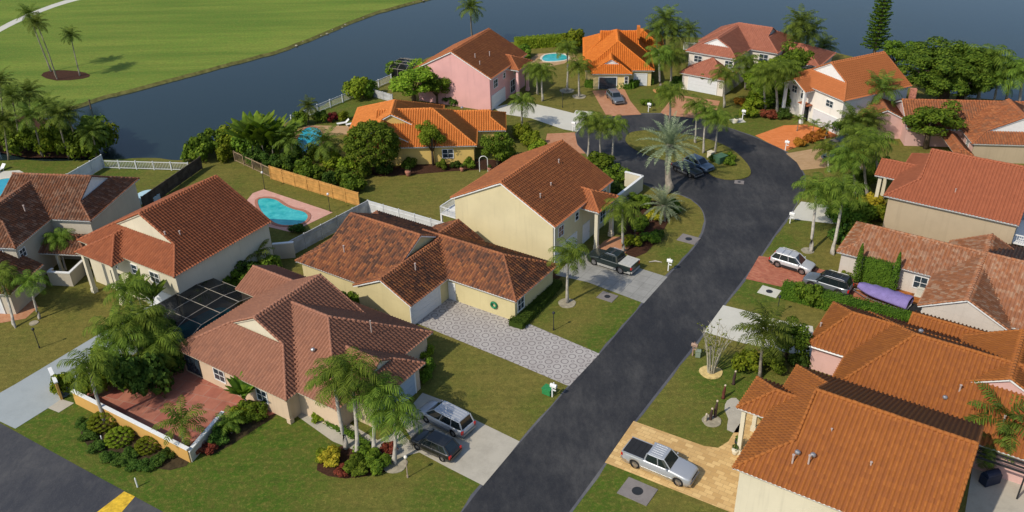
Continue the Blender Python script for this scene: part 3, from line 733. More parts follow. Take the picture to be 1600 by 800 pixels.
for q in ((-3.2, -.6, -5.05, -4.85), (-.8, -.6, -4.85, -1.5), (-3.2, -3.0, -4.85, -4.2)): m.box(q[0], q[1], q[2], q[3], 0, 1.6)
lw = m.build('wall', W_gcream); lw.name = 'courtyard_wall'; lw.matrix_world = h.M
tag(lw, 'low cream courtyard wall round the palm beside the left edge house', 'wall')
m = MB()
for q in ((-3.25, -.55, -5.1, -4.8), (-.85, -.55, -4.8, -1.5), (-3.25, -2.95, -4.8, -4.2)): m.box(q[0], q[1], q[2], q[3], 1.603, 1.71)
c = m.build('coping', M_white); c.parent = lw
H1 = h

# H6: orange roof ranch, yellow
h = House('ranch_house', (745, 228), 90, E1, 'yellow ranch house with bright orange tiled roof beside the round clipped tree', tile=T_bright, wall=W_yel2, hi=False)
h.block(-14, 0, 0, 12.4, 'u', 'n', 'h')
h.block(-17.9, -8.2, .8, 8, 'v', 'g', 'n', pitch=.54)
h.block(-18.2, -5.2, 3.6, 15.5, 'v', 'g', 'h', pitch=.53)
h.block(-5, 4.0, 5.2, 12, 'u', 'n', ('d', 2.2))
h.window(-4.0, .45, '-v', .9, 1.4, 1.2)
h.finish(); h.chimney_cap(-2.2, 8.5, 5.0)

# H7: pink two storey
h = House('family_house', (768, 124), 116, E2, 'two storey pink house with brown orange gable roof on the lake shore', tile=T_tan, wall=W_pink, hi=False)
h.block(-13.8, 0, 0, 13.3, 'v', 'g', 'g', pitch=.51)
h.block(-5.5, 1.7, 6.2, 11.6, 'u', 'n', 'h', ze=4.9, pitch=.5, walls=False)
h.colmat = m_plain('pink column', (.75, .45, .43), .8, .2); h.column(1.2, 6.8, 4.9); h.column(1.0, 11.0, 4.9)
h.garage(-.45, 3.0, '+u', 4.6); h.window(-.45, 2.2, '+u', 3.3, 1.3, 1.2); h.window(-.45, 5.3, '+u', 3.8, .7, .8, 0); h.window(-.45, 8.3, '+u', .5, 1.6, 2.0); h.window(-.45, 9.6, '+u', 3.2, 1.3, 1.4)
h.finish(); h.vent(-4, 2.5, 7.6); h.vent(-2.7, 1.5, 6.9); h.vent(-3, 5.5, 7.2)

# H8: vivid orange hip roof
h = House('ranch_house', (985, 116), 94.5, E1, 'yellow ranch house with vivid orange hipped roof and brick driveway on the far shore', tile=T_vivid, wall=m_stucco('buttery stucco', (.76, .60, .28)), hi=False)
h.block(-6.4, .3, 0, 9, 'v', ('d', 1.9), 'n', pitch=.55)
h.block(-7.6, 4.0, 1.7, 20, 'v', 'h', 'h', pitch=.55)
h.block(-7.5, 3.9, 9.5, 18.5, 'u', ('d', 2.9), ('d', 2.0), pitch=.66)
h.block(-.5, 6.6, 13.5, 22, 'v', 'h', 'h', pitch=.6)
h.garage(-3.6, .45, '-v', 2.8, 2.0, M_glass); h.window(-.6, .45, '-v', 1.0, .5, 1.1, 0); h.garage(1.8, 2.15, '-v', 2.0, 2.0)
h.finish(); m = MB(); m.box(1.6, 2.1, 12.0, 13.2, 5, 7.0); m.build('chimney', T_vivid, h.root)

# H9: two storey rose roof with garage wing
h = House('family_house', (1150, 93), 125.4, E2, 'two storey white house with faded rose hip roof and a wreath over the garage', tile=T_rose, wall=W_white, hi=False)
h.block(-8.7, 0, 0, 12, 'v', ('d', 2.0), 'n', pitch=.52)
h.block(-9.2, 4.6, 6.1, 15.8, 'u', 'h', ('d', 3.0), pitch=.52)
h.block(-8.0, 0.0, -3.5, 3, 'v', 'h', 'n', ze=2.75, pitch=.5)
h.block(4.2, 11.0, 8.0, 16.5, 'u', 'n', 'h', ze=3.6, pitch=.45)
h.garage(-4.0, -3.05, '-v', 4.8); h.window(-6.6, .45, '-v', 3.7, 1.3, 1.0); h.window(-1.3, .45, '-v', 3.7, 1.2, 1.0); h.window(2.2, 6.55, '-v', 3.4, 1.4, 1.3)
h.finish()
m = MB()
for i in range(14):
    t0, t1 = 2 * math.pi * i / 14, 2 * math.pi * (i + 1) / 14
    m.tube([(-4.1 + .38 * math.cos(t0), -3.12, 2.72 + .38 * math.sin(t0)), (-4.1 + .38 * math.cos(t1), -3.12, 2.72 + .38 * math.sin(t1))], .12, 6)
wr = m.build('wreath', m_plain('wreath green', (.10, .11, .02), .8, .2, var=.4, scale=8)); wr.matrix_world = h.M
tag(wr, 'round green wreath hanging above the white garage door of the rose roofed house', 'wreath')

# H10: white two storey, clean orange roof
h = House('family_house', (1319, 159), 155, E2, 'two storey white house with smooth clean orange roof and tall white columns', tile=T_smooth, wall=m_stucco('bright white stucco', (.80, .77, .70)), hi=False)
h.block(-12.2, 0, 0, 12.9, 'v', ('d', 2.6), 'g', pitch=.56)
h.block(-11.2, -6.1, -1.4, 3.0, 'v', 'g', 'n', ze=4.95, pitch=.5, walls=False)
h.colmat = M_white; h.column(-6.6, -1.0, 4.95, .18); h.column(-10.6, -1.0, 4.95, .18)
h.garage(-3.4, .45, '-v', 4.8); h.window(-3.0, .45, '-v', 3.5, 1.3, .9); h.window(-8.2, .45, '-v', 3.0, 1.2, 1.7, 0, M_white); h.window(-10.3, .45, '-v', 3.4, 1.0, 1.0)
h.door(-7.4, .45, '-v', 1.1, 2.2, M_dark)
m = MB(); m.box(-8.2, -6.2, -.6, .5, 2.6, 2.72); m.build('porch_canopy', T_red, h.root)
h.finish()

# H11: mottled orange roof, pink walls
h = House('ranch_house', (1519, 225), 98, E1, 'pink walled ranch house with mottled orange brown roof behind the big green tree', tile=T_old2, wall=W_palep, hi=False)
h.block(0, 13.5, 0, 9, 'v', ('d', 2.2), 'n', pitch=.45)
h.block(-1.2, 15, 5.0, 15, 'u', 'n', 'n', pitch=.45)
h.block(-7.0, 6.0, 4.8, 14.6, 'u', 'n', 'n', pitch=.48)
h.block(-12.5, -6.0, 7.5, 14.0, 'v', 'g', 'g', pitch=.5)
h.block(-2.6, -.4, -2.4, 4.8, 'v', 'h', 'n', ze=2.0, pitch=.5, walls=False)
h.window(.45, 2.6, '-u', 1.0, .8, 1.1)
h.finish()
m = MB(); m.box(.4, 13, .3, .5, 0, 2.8); m.build('end_wall', W_beige, h.root)
for q in ((-5.2, 11.2),):
    m = MB(); m.box(q[0] - .4, q[0] + .4, q[1] - .3, q[1] + .3, 3.5, 6.2); m.build('chimney', m_plain('chimney brick', (.45, .18, .12), .9, .2, var=.5, scale=4), h.root)

# H12: beige two storey with salmon roof
h = House('family_house', (1592, 353), 124.5, E2, 'two storey beige house with plain salmon red roof on the right', tile=T_salmon, wall=W_beige)
h.block(-13.5, 0, 0, 13.4, 'u', ('d', 2.9), 'g', pitch=.55)
h.block(-15.9, -9.5, 5.7, 10.4, 'u', 'g', 'n', ze=4.95, pitch=.5, walls=False)
h.colmat = W_cream; h.column(-15.3, 6.3, 4.95); h.column(-15.3, 9.8, 4.95)
h.finish(); h.vent(-6.8, 2.2, 6.6, .05, .3)
m = MB(); m.box(-.2, 3.4, 1.0, 7.0, 2.7, 2.85); m.box(3.3, 3.4, 1.0, 7.0, 3.7, 3.8); m.box(-.2, 3.4, 1.0, 1.1, 3.7, 3.8)
for i in range(18): m.box(-.1 + i * .2, -.06 + i * .2, 1.02, 1.07, 2.85, 3.7)
for i in range(30): m.box(3.33, 3.37, 1.05 + i * .2, 1.1 + i * .2, 2.85, 3.7)
m.build('balcony', M_white, h.root)
m = MB(); m.box(-.2, 3.5, 7.1, 12.0, 0, 3.4); m.build('annex', m_plain('blue grey annex', (.30, .36, .42), .5, .4), h.root)

# H13: orange grey ranch
h = House('ranch_house', (1520, 417), 124.5, E1, 'white ranch house with orange and grey mottled roof beside the covered boat', tile=T_grey, wall=W_gw)
h.block(-12.5, 6, -4.1, 3.6, 'u', ('d', 1.7), 'n', pitch=.5)
h.block(-3.1, 4.85, -10.3, 2, 'v', 'g', 'n', pitch=.5)
h.block(1.0, 16, -9.6, 6.8, 'u', 'n', 'g', pitch=.31)
h.block(-3.0, 4.4, 0, 4.4, 'v', 'n', 'g', pitch=.5)
h.garage(-2.65, -7.2, '-u', 4.6, mat=M_dark); h.window(-4.0, -3.65, '-v', .8, 1.2, 1.3, col=M_white)
h.finish(); h.vent(6.5, -4.0, 4.4, .12, .3)

# H14: deep orange ranch
h = House('ranch_house', (1311, 556), 124.5, E1, 'pink walled ranch house with broad deep orange hip roof next to the clipped hedge', tile=T_or, wall=W_palep)
h.block(-2.9, 9, .1, 8.2, 'u', ('h', 2.6), 'n')
h.block(.4, 20, -5.7, 8.3, 'u', ('h', 5.0), 'g')
h.block(8.6, 17.2, -1.2, 6.6, 'v', 'g', 'g', ze=4.15, pitch=.5)
h.block(4.0, 11.5, 6.2, 10.6, 'u', 'g', 'n', pitch=.5)
h.finish(); h.chimney_cap(9.0, -3.2, 4.2); h.chimney_cap(5.6, 2.6, 5.9); h.vent(9.8, -2.2, 4.6); h.vent(13.3, -3.5, 4.0); h.vent(-2.6, 3, 3.0)
m = MB(); m.box(15.2, 16.2, -3.8, -3.0, 2.5, 5.2); m.build('chimney', m_plain('pink chimney brick', (.50, .2, .15), .9, .2, var=.4, scale=4), h.root)
m = MB(); m.tube([(-2.9, .12, 2.62), (.4, .12, 2.62)], .07, 6); m.build('gutter', M_white, h.root)

# H15: big deep orange roof at the bottom right
h = House('family_house', (1144, 731), 124.5, E2, 'two storey cream house with large deep orange roof in the bottom right corner', tile=T_or, wall=W_cream)
h.block(0, 14.0, 0, 13.9, 'u', ('d', 3.2), 'g', pitch=.52)
h.block(-2.3, 5, 6.7, 11.2, 'u', 'h', 'n', ze=4.95, pitch=.5, walls=False)
h.block(14.3, 18.4, -.5, 4.0, 'u', 'n', 'h', ze=2.9, pitch=.4)
h.colmat = W_cream; h.column(-1.8, 7.3, 4.95, .16); h.column(-1.8, 10.6, 4.95, .16)
h.garage(.45, 3.3, '-u', 4.8)
h.finish(); h.vent(3.6, 1.7, 6.5); h.vent(4.6, 2.0, 6.7); h.chimney_cap(3.7, 2.3, 6.8); h.chimney_cap(4.7, 2.5, 6.9); h.vent(5.2, 4.6, 7.7, .05, .2); h.vent(8.3, 3.4, 7.1, .06, .2)
H15 = h

# ------------------------------------------------------------------ vegetation
L_palm = m_leaf('palm frond', (.05, .09, .012), (.17, .235, .03))
L_dpalm = m_leaf('dark palm frond', (.045, .075, .012), (.13, .175, .025), .18)
L_date = m_leaf('silver date frond', (.11, .145, .085), (.26, .30, .18), .15)
L_ban = m_leaf('fig leaf', (.032, .07, .008), (.12, .175, .018), .18)
L_tree = m_leaf('tree leaf', (.04, .08, .008), (.15, .22, .02), .22)
L_fresh = m_leaf('fresh leaf', (.08, .15, .01), (.24, .33, .03), .28)
L_dark = m_leaf('dark leaf', (.02, .05, .008), (.07, .12, .016), .15)
L_hedge = m_leaf('hedge leaf', (.035, .075, .008), (.10, .17, .016), .15)
L_lime = m_leaf('lime leaf', (.08, .13, .008), (.22, .26, .02), .25)
L_croton = m_leaf('croton leaf', (.22, .22, .015), (.45, .36, .03), .2)
L_redleaf = m_leaf('red leaf', (.10, .018, .015), (.22, .05, .03), .15)
L_ora = m_leaf('orange leaf', (.26, .10, .01), (.42, .20, .03), .15)
M_trunk = m_plain('palm trunk', (.24, .21, .17), .9, .15, var=.3, scale=3, bump=.4)
M_trunkw = m_plain('pale palm trunk', (.40, .37, .32), .9, .15, var=.25, scale=3, bump=.4)
M_bark = m_plain('tree bark', (.12, .09, .06), .95, .1, var=.35, scale=4, bump=.5)
M_shaft = m_plain('green crown shaft', (.10, .16, .03), .6, .3)

def frond(m, rnd, az, el0, L, droop, leaflet, hang, width, n=20, mi=0, vee=0.0):
    """one feather leaf: bent rachis with two rows of leaflets"""
    ax = Vector((math.cos(az), math.sin(az), 0)); side = Vector((-math.sin(az), math.cos(az), 0))
    p = Vector((0, 0, 0)); el = el0; pts = []; ds = L / n
    for i in range(n + 1):
        pts.append((p.copy(), el)); d = ax * math.cos(el) + Vector((0, 0, 1)) * math.sin(el)
        p = p + d * ds; el -= droop * (0.4 + 1.4 * i / n) / n
    for i in range(0, n, 1):
        a, b = pts[i][0], pts[i + 1][0]; r = .035 * (1 - i / n) + .008
        m.add([a + side * r, a - side * r, b - side * r * .8, b + side * r * .8], [(0, 1, 2, 3)], mi)
    for i in range(2, n + 1):
        t = i / n; p, e = pts[i]
        fw = ax * math.cos(e) + Vector((0, 0, 1)) * math.sin(e); up = side.cross(fw); up = up if up.z > 0 or abs(e) > 1.5 else -up
        ll = leaflet * (math.sin(math.pi * min(1, t * .93 + .1)) ** .6 + .08) * rnd.uniform(.85, 1.12)
        for s in (-1, 1):
            d = (side * s * 1.0 + fw * rnd.uniform(.45, .8) + up * (vee + rnd.uniform(-.2, .25))).normalized()
            mid = p + d * ll * .55; mid.z -= hang * ll * .22
            tip = p + d * ll * .92; tip.z -= hang * ll * rnd.uniform(.55, .85)
            w = fw * width * .5
            m.add([p - w * .7, p + w * .7, mid + w, mid - w, tip], [(0, 1, 2, 3), (3, 2, 4)], mi)

def crown_mesh(kind, seed):
    rnd = random.Random(seed); m = MB()
    if kind == 'queen':   # feathery, arching, hanging leaflets
        for i in range(22):
            k = i / 21; frond(m, rnd, i * 2.4 + rnd.uniform(-.2, .2), 1.3 - 1.5 * k, rnd.uniform(2.6, 3.3), 1.45 + .7 * (1 - k), .85, .85, .095, 21)
        m.tube([(0, 0, -1.1), (0, 0, .1)], [.13, .06], 7, 1)
    elif kind == 'coconut':
        for i in range(27):
            k = i / 26; frond(m, rnd, i * 2.4 + rnd.uniform(-.2, .2), 1.35 - 1.85 * k, rnd.uniform(2.4, 3.0), 1.25, .7, .5, .10, 19)
        for i in range(5): m.ball((.22 * math.cos(i * 1.3), .22 * math.sin(i * 1.3), -.25), .14, 6, 5, 1)
    elif kind == 'date':
        for i in range(52):
            k = i / 51; frond(m, rnd, i * 2.4 + rnd.uniform(-.2, .2), 1.45 - 1.95 * k, rnd.uniform(2.6, 3.1), .75, .42, .15, .07, 20, vee=.45)
        m.ball((0, 0, -.25), (.45, .45, .5), 8, 6, 1)
    elif kind == 'small':
        for i in range(15):
            k = i / 14; frond(m, rnd, i * 2.4 + rnd.uniform(-.2, .2), 1.2 - 1.2 * k, rnd.uniform(1.5, 1.9), 1.4, .45, .6, .09, 14)
    elif kind == 'broad':  # banana / bird of paradise: paddle leaves
        for i in range(19):
            az = i * 2.4; e = rnd.uniform(1.05, 1.5); L = rnd.uniform(1.8, 2.7); ax = Vector((math.cos(az), math.sin(az), 0)); sd = Vector((-math.sin(az), math.cos(az), 0))
            p = Vector((ax.x * .15, ax.y * .15, 0)); pr = None
            for j in range(7):
                t = j / 6; w = .04 if t < .3 else .34 * math.sin(math.pi * min(1, (t - .28) / .74) ** .8) + .02
                tw = Vector((0, 0, -.35 * w))
                row = [p + sd * w + tw, p, p - sd * w + tw]
                if pr: m.add(pr + row, [(0, 3, 4, 1), (1, 4, 5, 2)], 0)
                pr = row; p = p + (ax * math.cos(e) + Vector((0, 0, math.sin(e)))) * L / 6; e -= .15
    return m

PALMS = {}
def palm_proto(kind, v):
    key = (kind, v)
    if key in PALMS: return PALMS[key]
    leaf = {'queen': L_palm, 'coconut': L_dpalm, 'date': L_date, 'small': L_palm, 'broad': L_tree}[kind]
    m = crown_mesh(kind, v * 31 + 5 + len(kind)); sh = {'queen': M_shaft, 'coconut': m_nut, 'date': M_trunk}.get(kind, M_trunk)
    me = bpy.data.meshes.new('crown'); me.from_pydata(m.v, [], m.f); me.materials.append(leaf); me.materials.append(sh)
    me.polygons.foreach_set('material_index', m.m); me.update()
    t = MB(); rnd = random.Random(v); bx, by = rnd.uniform(-.35, .35), rnd.uniform(-.35, .35)
    r0 = {'queen': .17, 'coconut': .13, 'date': .30, 'small': .09, 'broad': .08}[kind]
    pts = [(bx * math.sin(k / 8 * math.pi) * .4, by * math.sin(k / 8 * math.pi) * .4, k / 8) for k in range(9)]
    t.tube(pts, [r0 * (1.5 if k == 0 else 1.12 if k < 2 else 1 - .03 * k) for k in range(9)], 8)
    tm = bpy.data.meshes.new('trunk'); tm.from_pydata(t.v, [], t.f); tm.materials.append(M_trunkw if kind == 'queen' else M_trunk)
    tm.polygons.foreach_set('use_smooth', [True] * len(tm.polygons)); tm.update()
    PALMS[key] = (me, tm); return PALMS[key]
m_nut = m_plain('coconut husk', (.16, .17, .04), .6, .3)
_pc = [0]
def palm(bx, by, h, kind, label, group=None, s=1.0, lean=None, top=None, name=None):
    """base at photo position (bx, by); h = height of the crown; top = photo position of the crown (gives the lean)"""
    _pc[0] += 1; rnd = random.Random(_pc[0] * 13)
    g = at(bx, by); me, tm = palm_proto(kind, _pc[0] % 5)
    root = thing(name or {'queen': 'queen_palm', 'coconut': 'coconut_palm', 'date': 'date_palm', 'small': 'pygmy_palm', 'broad': 'banana_plant'}[kind], g, 0, label, 'palm' if kind != 'broad' else 'plant', group)
    off = Vector((0, 0, h))
    if top is not None:
        q = at(top[0], top[1], h); off = Vector((q.x - g.x, q.y - g.y, h))
        if off.xy.length > .45 * h: off = Vector((off.x * .45 * h / off.xy.length, off.y * .45 * h / off.xy.length, h))
    tr = bpy.data.objects.new('trunk', tm); COL.objects.link(tr); tr.parent = root
    ts = s if kind != 'broad' else 1
    M = Matrix.Identity(4); M[0][0] = ts; M[1][1] = ts; M[0][2] = off.x; M[1][2] = off.y; M[2][2] = off.z
    # a leaning trunk is a sheared mesh of its own
    tm2 = tm.copy(); tm2.transform(M); tr.data = tm2
    cr = bpy.data.objects.new('crown', me); COL.objects.link(cr); cr.parent = root
    cr.location = off; cr.rotation_euler = (rnd.uniform(-.1, .1), rnd.uniform(-.1, .1), rnd.uniform(0, 6.28)); cr.scale = (s, s, s * rnd.uniform(.92, 1.08))
    return root

def leaf_cloud(m, rnd, c, r, n, size, mi=0, flat=.0, elong=1.0):
    for _ in range(n):
        while True:
            d = Vector((rnd.gauss(0, 1), rnd.gauss(0, 1), rnd.gauss(0, 1)))
            if d.length > .1: break
        d.normalize()
        if d.z < -.3 and rnd.random() < .6: d.z *= -1
        k = rnd.uniform(.72, 1.05) if rnd.random() < .8 else rnd.uniform(.3, .8)
        p = Vector((c[0] + d.x * r[0] * k, c[1] + d.y * r[1] * k, c[2] + d.z * r[2] * k))
        nn = (d * 1.0 + Vector((rnd.uniform(-.8, .8), rnd.uniform(-.8, .8), rnd.uniform(-.3, .9)))).normalized()
        a = nn.orthogonal().normalized(); a = Matrix.Rotation(rnd.uniform(0, 6.28), 3, nn) @ a; b = nn.cross(a)
        s = size * rnd.uniform(.6, 1.3)
        m.add([p - a * s * .5 * elong, p + b * s * .36, p + a * s * .5 * elong, p - b * s * .36], [(0, 1, 2, 3)], mi)

CROWNS = {}
def crown_proto(kind, v):
    key = (kind, v)
    if key in CROWNS: return CROWNS[key]
    rnd = random.Random(v * 7 + 3); m = MB(); mat = {'tree': L_tree, 'loose': L_fresh, 'round': L_tree, 'bush': L_tree, 'fresh': L_lime, 'darkbush': L_dark, 'croton': L_croton, 'red': L_redleaf, 'orange': L_ora, 'clip': L_lime, 'banyan': L_ban, 'fern': L_tree}[kind]
    if kind in ('tree', 'loose', 'banyan'):
        n = 26 if kind != 'banyan' else 80
        for i in range(n):
            th = rnd.uniform(0, 6.28); rr = math.sqrt(rnd.random()) * .75; z = rnd.uniform(-.45, .72) * math.sqrt(max(.05, 1 - rr * rr))
            q = rnd.uniform(.2, .36) if kind != 'banyan' else rnd.uniform(.13, .22)
            leaf_cloud(m, rnd, (rr * math.cos(th), rr * math.sin(th), z), (q, q, q * .8), 230 if kind != 'banyan' else 420, .10 if kind != 'banyan' else .05)
    elif kind in ('round', 'clip'):
        for i in range(60):
            k = i + .5; ph = math.acos(1 - 1.5 * k / 60); th = math.pi * (1 + 5 ** .5) * k
            leaf_cloud(m, rnd, (.85 * math.cos(th) * math.sin(ph), .85 * math.sin(th) * math.sin(ph), .85 * math.cos(ph)), (.2, .2, .2) if kind == 'round' else (.15, .15, .12), 190 if kind == 'round' else 150, .085 if kind == 'round' else .075)
    else:
        n = 12
        for i in range(n):
            th = rnd.uniform(0, 6.28); rr = math.sqrt(rnd.random()) * .68; z = rnd.uniform(-.3, .65) * (1 - rr * .6)
            q = rnd.uniform(.25, .42)
            leaf_cloud(m, rnd, (rr * math.cos(th), rr * math.sin(th), z), (q, q, q), 150, .17 if kind != 'fern' else .2, elong=1.0 if kind not in ('croton', 'fern') else 1.7)
    me = bpy.data.meshes.new('crown'); me.from_pydata(m.v, [], m.f); me.materials.append(mat); me.update()
    CROWNS[key] = me; return me
_tc = [0]
def tree(bx, by, r, h, kind, label, group=None, trunk=True, name='tree', cat='tree', stems=1, rz=None, sx=1.0, ofs=(0, 0)):
    """crown radius r (centre at height h) over a trunk with limbs"""
    _tc[0] += 1; rnd = random.Random(_tc[0] * 17); g = at(bx, by)
    root = thing(name, g, 0, label, cat, group)
    rz = r * .8 if rz is None else rz
    me = crown_proto(kind, _tc[0] % 2)
    if trunk:
        t = MB(); r0 = max(.06, r * .07)
        for k in range(stems):
            ox = rnd.uniform(-.3, .3) * (stems > 1)
            t.tube([(ox, 0, -.1), (ox * 1.6 + rnd.uniform(-.1, .1), rnd.uniform(-.1, .1), h * .5), (ofs[0] * .8, ofs[1] * .8, h)], [r0 * 1.3, r0, r0 * .5], 7)
        for k in range(6):
            a = k * 1.05 + rnd.uniform(-.3, .3); q = rnd.uniform(.5, .8) * r
            t.tube([(0, 0, h * .45), (q * .5 * math.cos(a), q * .5 * math.sin(a), h * .8), (q * math.cos(a), q * math.sin(a), h + rnd.uniform(-.1, .3) * r)], [r0 * .55, r0 * .4, r0 * .15], 5)
        t.build('trunk', M_bark, root, smooth=True)
    c = bpy.data.objects.new('crown' if trunk else 'foliage', me); COL.objects.link(c); c.parent = root
    c.location = (ofs[0], ofs[1], h); c.scale = (r * sx, r, rz); c.rotation_euler = (0, 0, rnd.uniform(0, 6.28) if sx == 1 else 0)
    return root
def bush(bx, by, r, kind, label, group=None, h=None, name='shrub', cat='shrub', sx=1.0, rot=0):
    _tc[0] += 1; rnd = random.Random(_tc[0] * 17); g = at(bx, by); me = crown_proto(kind, _tc[0] % 2)
    o = bpy.data.objects.new(name, me); COL.objects.link(o); h = r * .75 if h is None else h
    o.location = (g.x, g.y, h * .45); o.scale = (r * sx, r, h); o.rotation_euler = (0, 0, rnd.uniform(0, 6.28) if sx == 1 else rot)
    return tag(o, label, cat, group)
def hedge(pts, w, h, label, mat=None, dens=70, name='hedge', size=.16):
    P = [at(x, y) for x, y in pts]; c = sum(P, Vector()) / len(P); m = MB(); rnd = random.Random(len(pts) * 5 + int(pts[0][0]))
    for a, b in zip(P[:-1], P[1:]):
        a, b = a - c, b - c; L = (b - a).length; HM = Matrix.Translation(a) @ Matrix.Rotation(math.atan2((b - a).y, (b - a).x), 4, 'Z'); m.box(-.05, L + .05, -w / 2 + .1, w / 2 - .1, 0, h - .1, 0, HM); d = (b - a) / L; s = Vector((-d.y, d.x, 0)); n = int(L * (w + 2 * h) * dens)
        for _ in range(n):
            u = rnd.uniform(-.1, L + .1); f = rnd.random() * (w + 2 * h)
            if f < w: p = a + d * u + s * (f - w / 2) + Vector((0, 0, h)); nn = Vector((0, 0, 1))
            elif f < w + h: p = a + d * u - s * w / 2 + Vector((0, 0, f - w)); nn = -s
            else: p = a + d * u + s * w / 2 + Vector((0, 0, f - w - h)); nn = s.copy()
            p = p + Vector((rnd.gauss(0, .06), rnd.gauss(0, .06), rnd.gauss(0, .06)))
            nn = (nn + Vector((rnd.uniform(-.7, .7), rnd.uniform(-.7, .7), rnd.uniform(-.3, .8)))).normalized()
            q = nn.orthogonal().normalized(); q = Matrix.Rotation(rnd.uniform(0, 6.28), 3, nn) @ q; r_ = nn.cross(q); z = size * rnd.uniform(.6, 1.3)
            m.add([p - q * z * .5, p + r_ * z * .36, p + q * z * .5, p - r_ * z * .36], [(0, 1, 2, 3)])
    o = m.build(name, mat or L_hedge); o.location = c
    return tag(o, label, 'hedge')

# --- palms over the fairway
GP = 'palms on the fairway island'
palm(80, 112, 10.5, 'coconut', 'tallest fairway palm with a slanting trunk, left of the pair', GP, .95, top=(45, 22))
palm(89, 124, 10.5, 'coconut', 'tall leaning fairway palm, front one of the pair in the mulch bed', GP, .85, top=(57, 36))
palm(125, 119, 7.2, 'coconut', 'shorter single palm at the right end of the fairway mulch bed', GP, .8, top=(110, 54))
# --- grove at the left picture edge by the lake
GG = 'coconut palms in the lakeside grove'
for bx, by, tx, ty, hh, w in ((10, 212, 0, 128, 9, 'leftmost palm of the lakeside grove, cut by the picture edge'), (32, 236, 18, 150, 9, 'second palm from the left in the lakeside grove'), (52, 226, 45, 145, 8.5, 'palm in the back left of the lakeside grove'),
                              (66, 244, 48, 185, 7.2, 'low drooping palm at the front of the lakeside grove'), (84, 232, 80, 172, 7.4, 'palm in the middle of the lakeside grove'), (108, 246, 92, 185, 7.5, 'palm at the front right of the lakeside grove'),
                              (124, 240, 105, 182, 7, 'second palm from the right in the lakeside grove'), (14, 250, 6, 190, 6.5, 'short palm at the front left of the lakeside grove'), (150, 246, 150, 215, 4.6, 'smallest rightmost palm of the lakeside grove by the white fence')):
    palm(bx, by, hh, 'coconut', w, GG, 1.0, top=(tx, ty))
GB = 'broad leaved shrubs under the lakeside grove'
GBL = ['broad leaved shrub at the picture edge below the lakeside grove', 'second shrub from the left along the front of the lakeside grove', 'third shrub from the left along the front of the lakeside grove', 'fourth shrub from the left along the front of the lakeside grove', 'fifth shrub from the left along the front of the lakeside grove',
       'largest shrub near the right end of the lakeside grove front', 'shrub touching the water at the right end of the lakeside grove', 'back row shrub at the left of the lakeside grove', 'back row shrub at the right of the lakeside grove by the water', 'back row shrub in the middle of the lakeside grove']
for i, (bx, by, r) in enumerate(((5, 232, 3.2), (35, 240, 3.0), (62, 236, 3.0), (92, 240, 3.0), (120, 242, 3.2), (146, 240, 3.4), (162, 232, 2.8), (20, 222, 2.8), (150, 222, 2.8), (100, 224, 2.6))):
    bush(bx, by, r, 'bush' if i % 3 else 'fresh', GBL[i], GB, h=r * 1.15)
# --- left house
palm(103, 424, 3.9, 'queen', 'young palm with arching fronds behind the low courtyard wall', s=.72, top=(92, 372))
palm(62, 498, 4.2, 'queen', 'short palm with hanging fronds on the lawn before the left edge house', s=.72, top=(47, 440))
palm(23, 512, 4.8, 'queen', 'leaning palm beside the garage at the left picture edge', s=.8, top=(0, 428))
palm(310, 478, 1.6, 'small', 'small feathery palm against the side wall of the terracotta roofed house', s=1.2)
# --- planting by the grey driveway and the patio
palm(196, 560, 4.6, 'queen', 'short palm at the left of the dense patio group', s=1.0, top=(180, 520))
palm(252, 575, 3.6, 'queen', 'low palm in the shade right of the dense patio group', s=.95, top=(252, 545))
palm(222, 575, 5.0, 'queen', 'palm in the centre of the dense patio group', s=1.05, top=(216, 505))
palm(214, 540, 5.6, 'queen', 'bushy palm towering over the patio planting beside the grey driveway', s=.95, top=(200, 455))
palm(236, 556, 4.6, 'queen', 'palm with dense hanging fronds right of the tallest patio palm', s=.95, top=(228, 500))
palm(205, 590, 4.2, 'queen', 'middle palm in the dark planting on the red patio', s=.95, top=(192, 535))
palm(164, 658, 5.4, 'queen', 'leaning pale trunk palm beside the ochre garden wall', s=.9, top=(138, 575))
palm(247, 504, 2.6, 'broad', 'bird of paradise plant with paddle leaves by the white garage door', name='bird_of_paradise')
palm(225, 500, 3.0, 'broad', 'taller paddle leaved plant left of the bird of paradise by the garage', name='bird_of_paradise')
for bx, by, r, k, w in ((228, 615, 2.9, 'darkbush', 'large dark rounded shrub mass in the middle of the red patio'), (255, 590, 2.2, 'darkbush', 'dark shrub behind the large rounded one on the patio'), (200, 600, 2.2, 'bush', 'green shrub at the left of the patio planting'),
                        (178, 590, 2.1, 'fresh', 'light green shrub beside the grey driveway'), (152, 612, 1.8, 'fresh', 'yellow green shrub at the courtyard gate'), (104, 610, 1.3, 'fresh', 'small lime shrub on the gate pier by the grey driveway'), (250, 545, 2.2, 'darkbush', 'dark shrub at the corner of the pool cage')):
    bush(bx, by, r, k, w, h=r * 1.35)
for bx, by, r, w in ((163, 664, 1.35, 'clipped lime mound at the foot of the leaning palm'), (188, 688, 1.25, 'middle clipped lime mound before the ochre wall'), (232, 700, 1.1, 'right clipped lime mound before the ochre wall')):
    bush(bx, by, r, 'clip', w, 'clipped mounds before the ochre wall', h=r * .6)
GF = 'low green plants edging the ochre wall bed'
GFL = ['low plant at the upper left end of the ochre wall bed'] + ['low green plant, %s from the left along the street edge of the ochre wall bed' % q for q in ('second', 'third', 'fourth', 'fifth', 'sixth', 'seventh', 'eighth')] + ['low plant at the right end of the ochre wall bed', 'low plant between the middle and right clipped mounds']
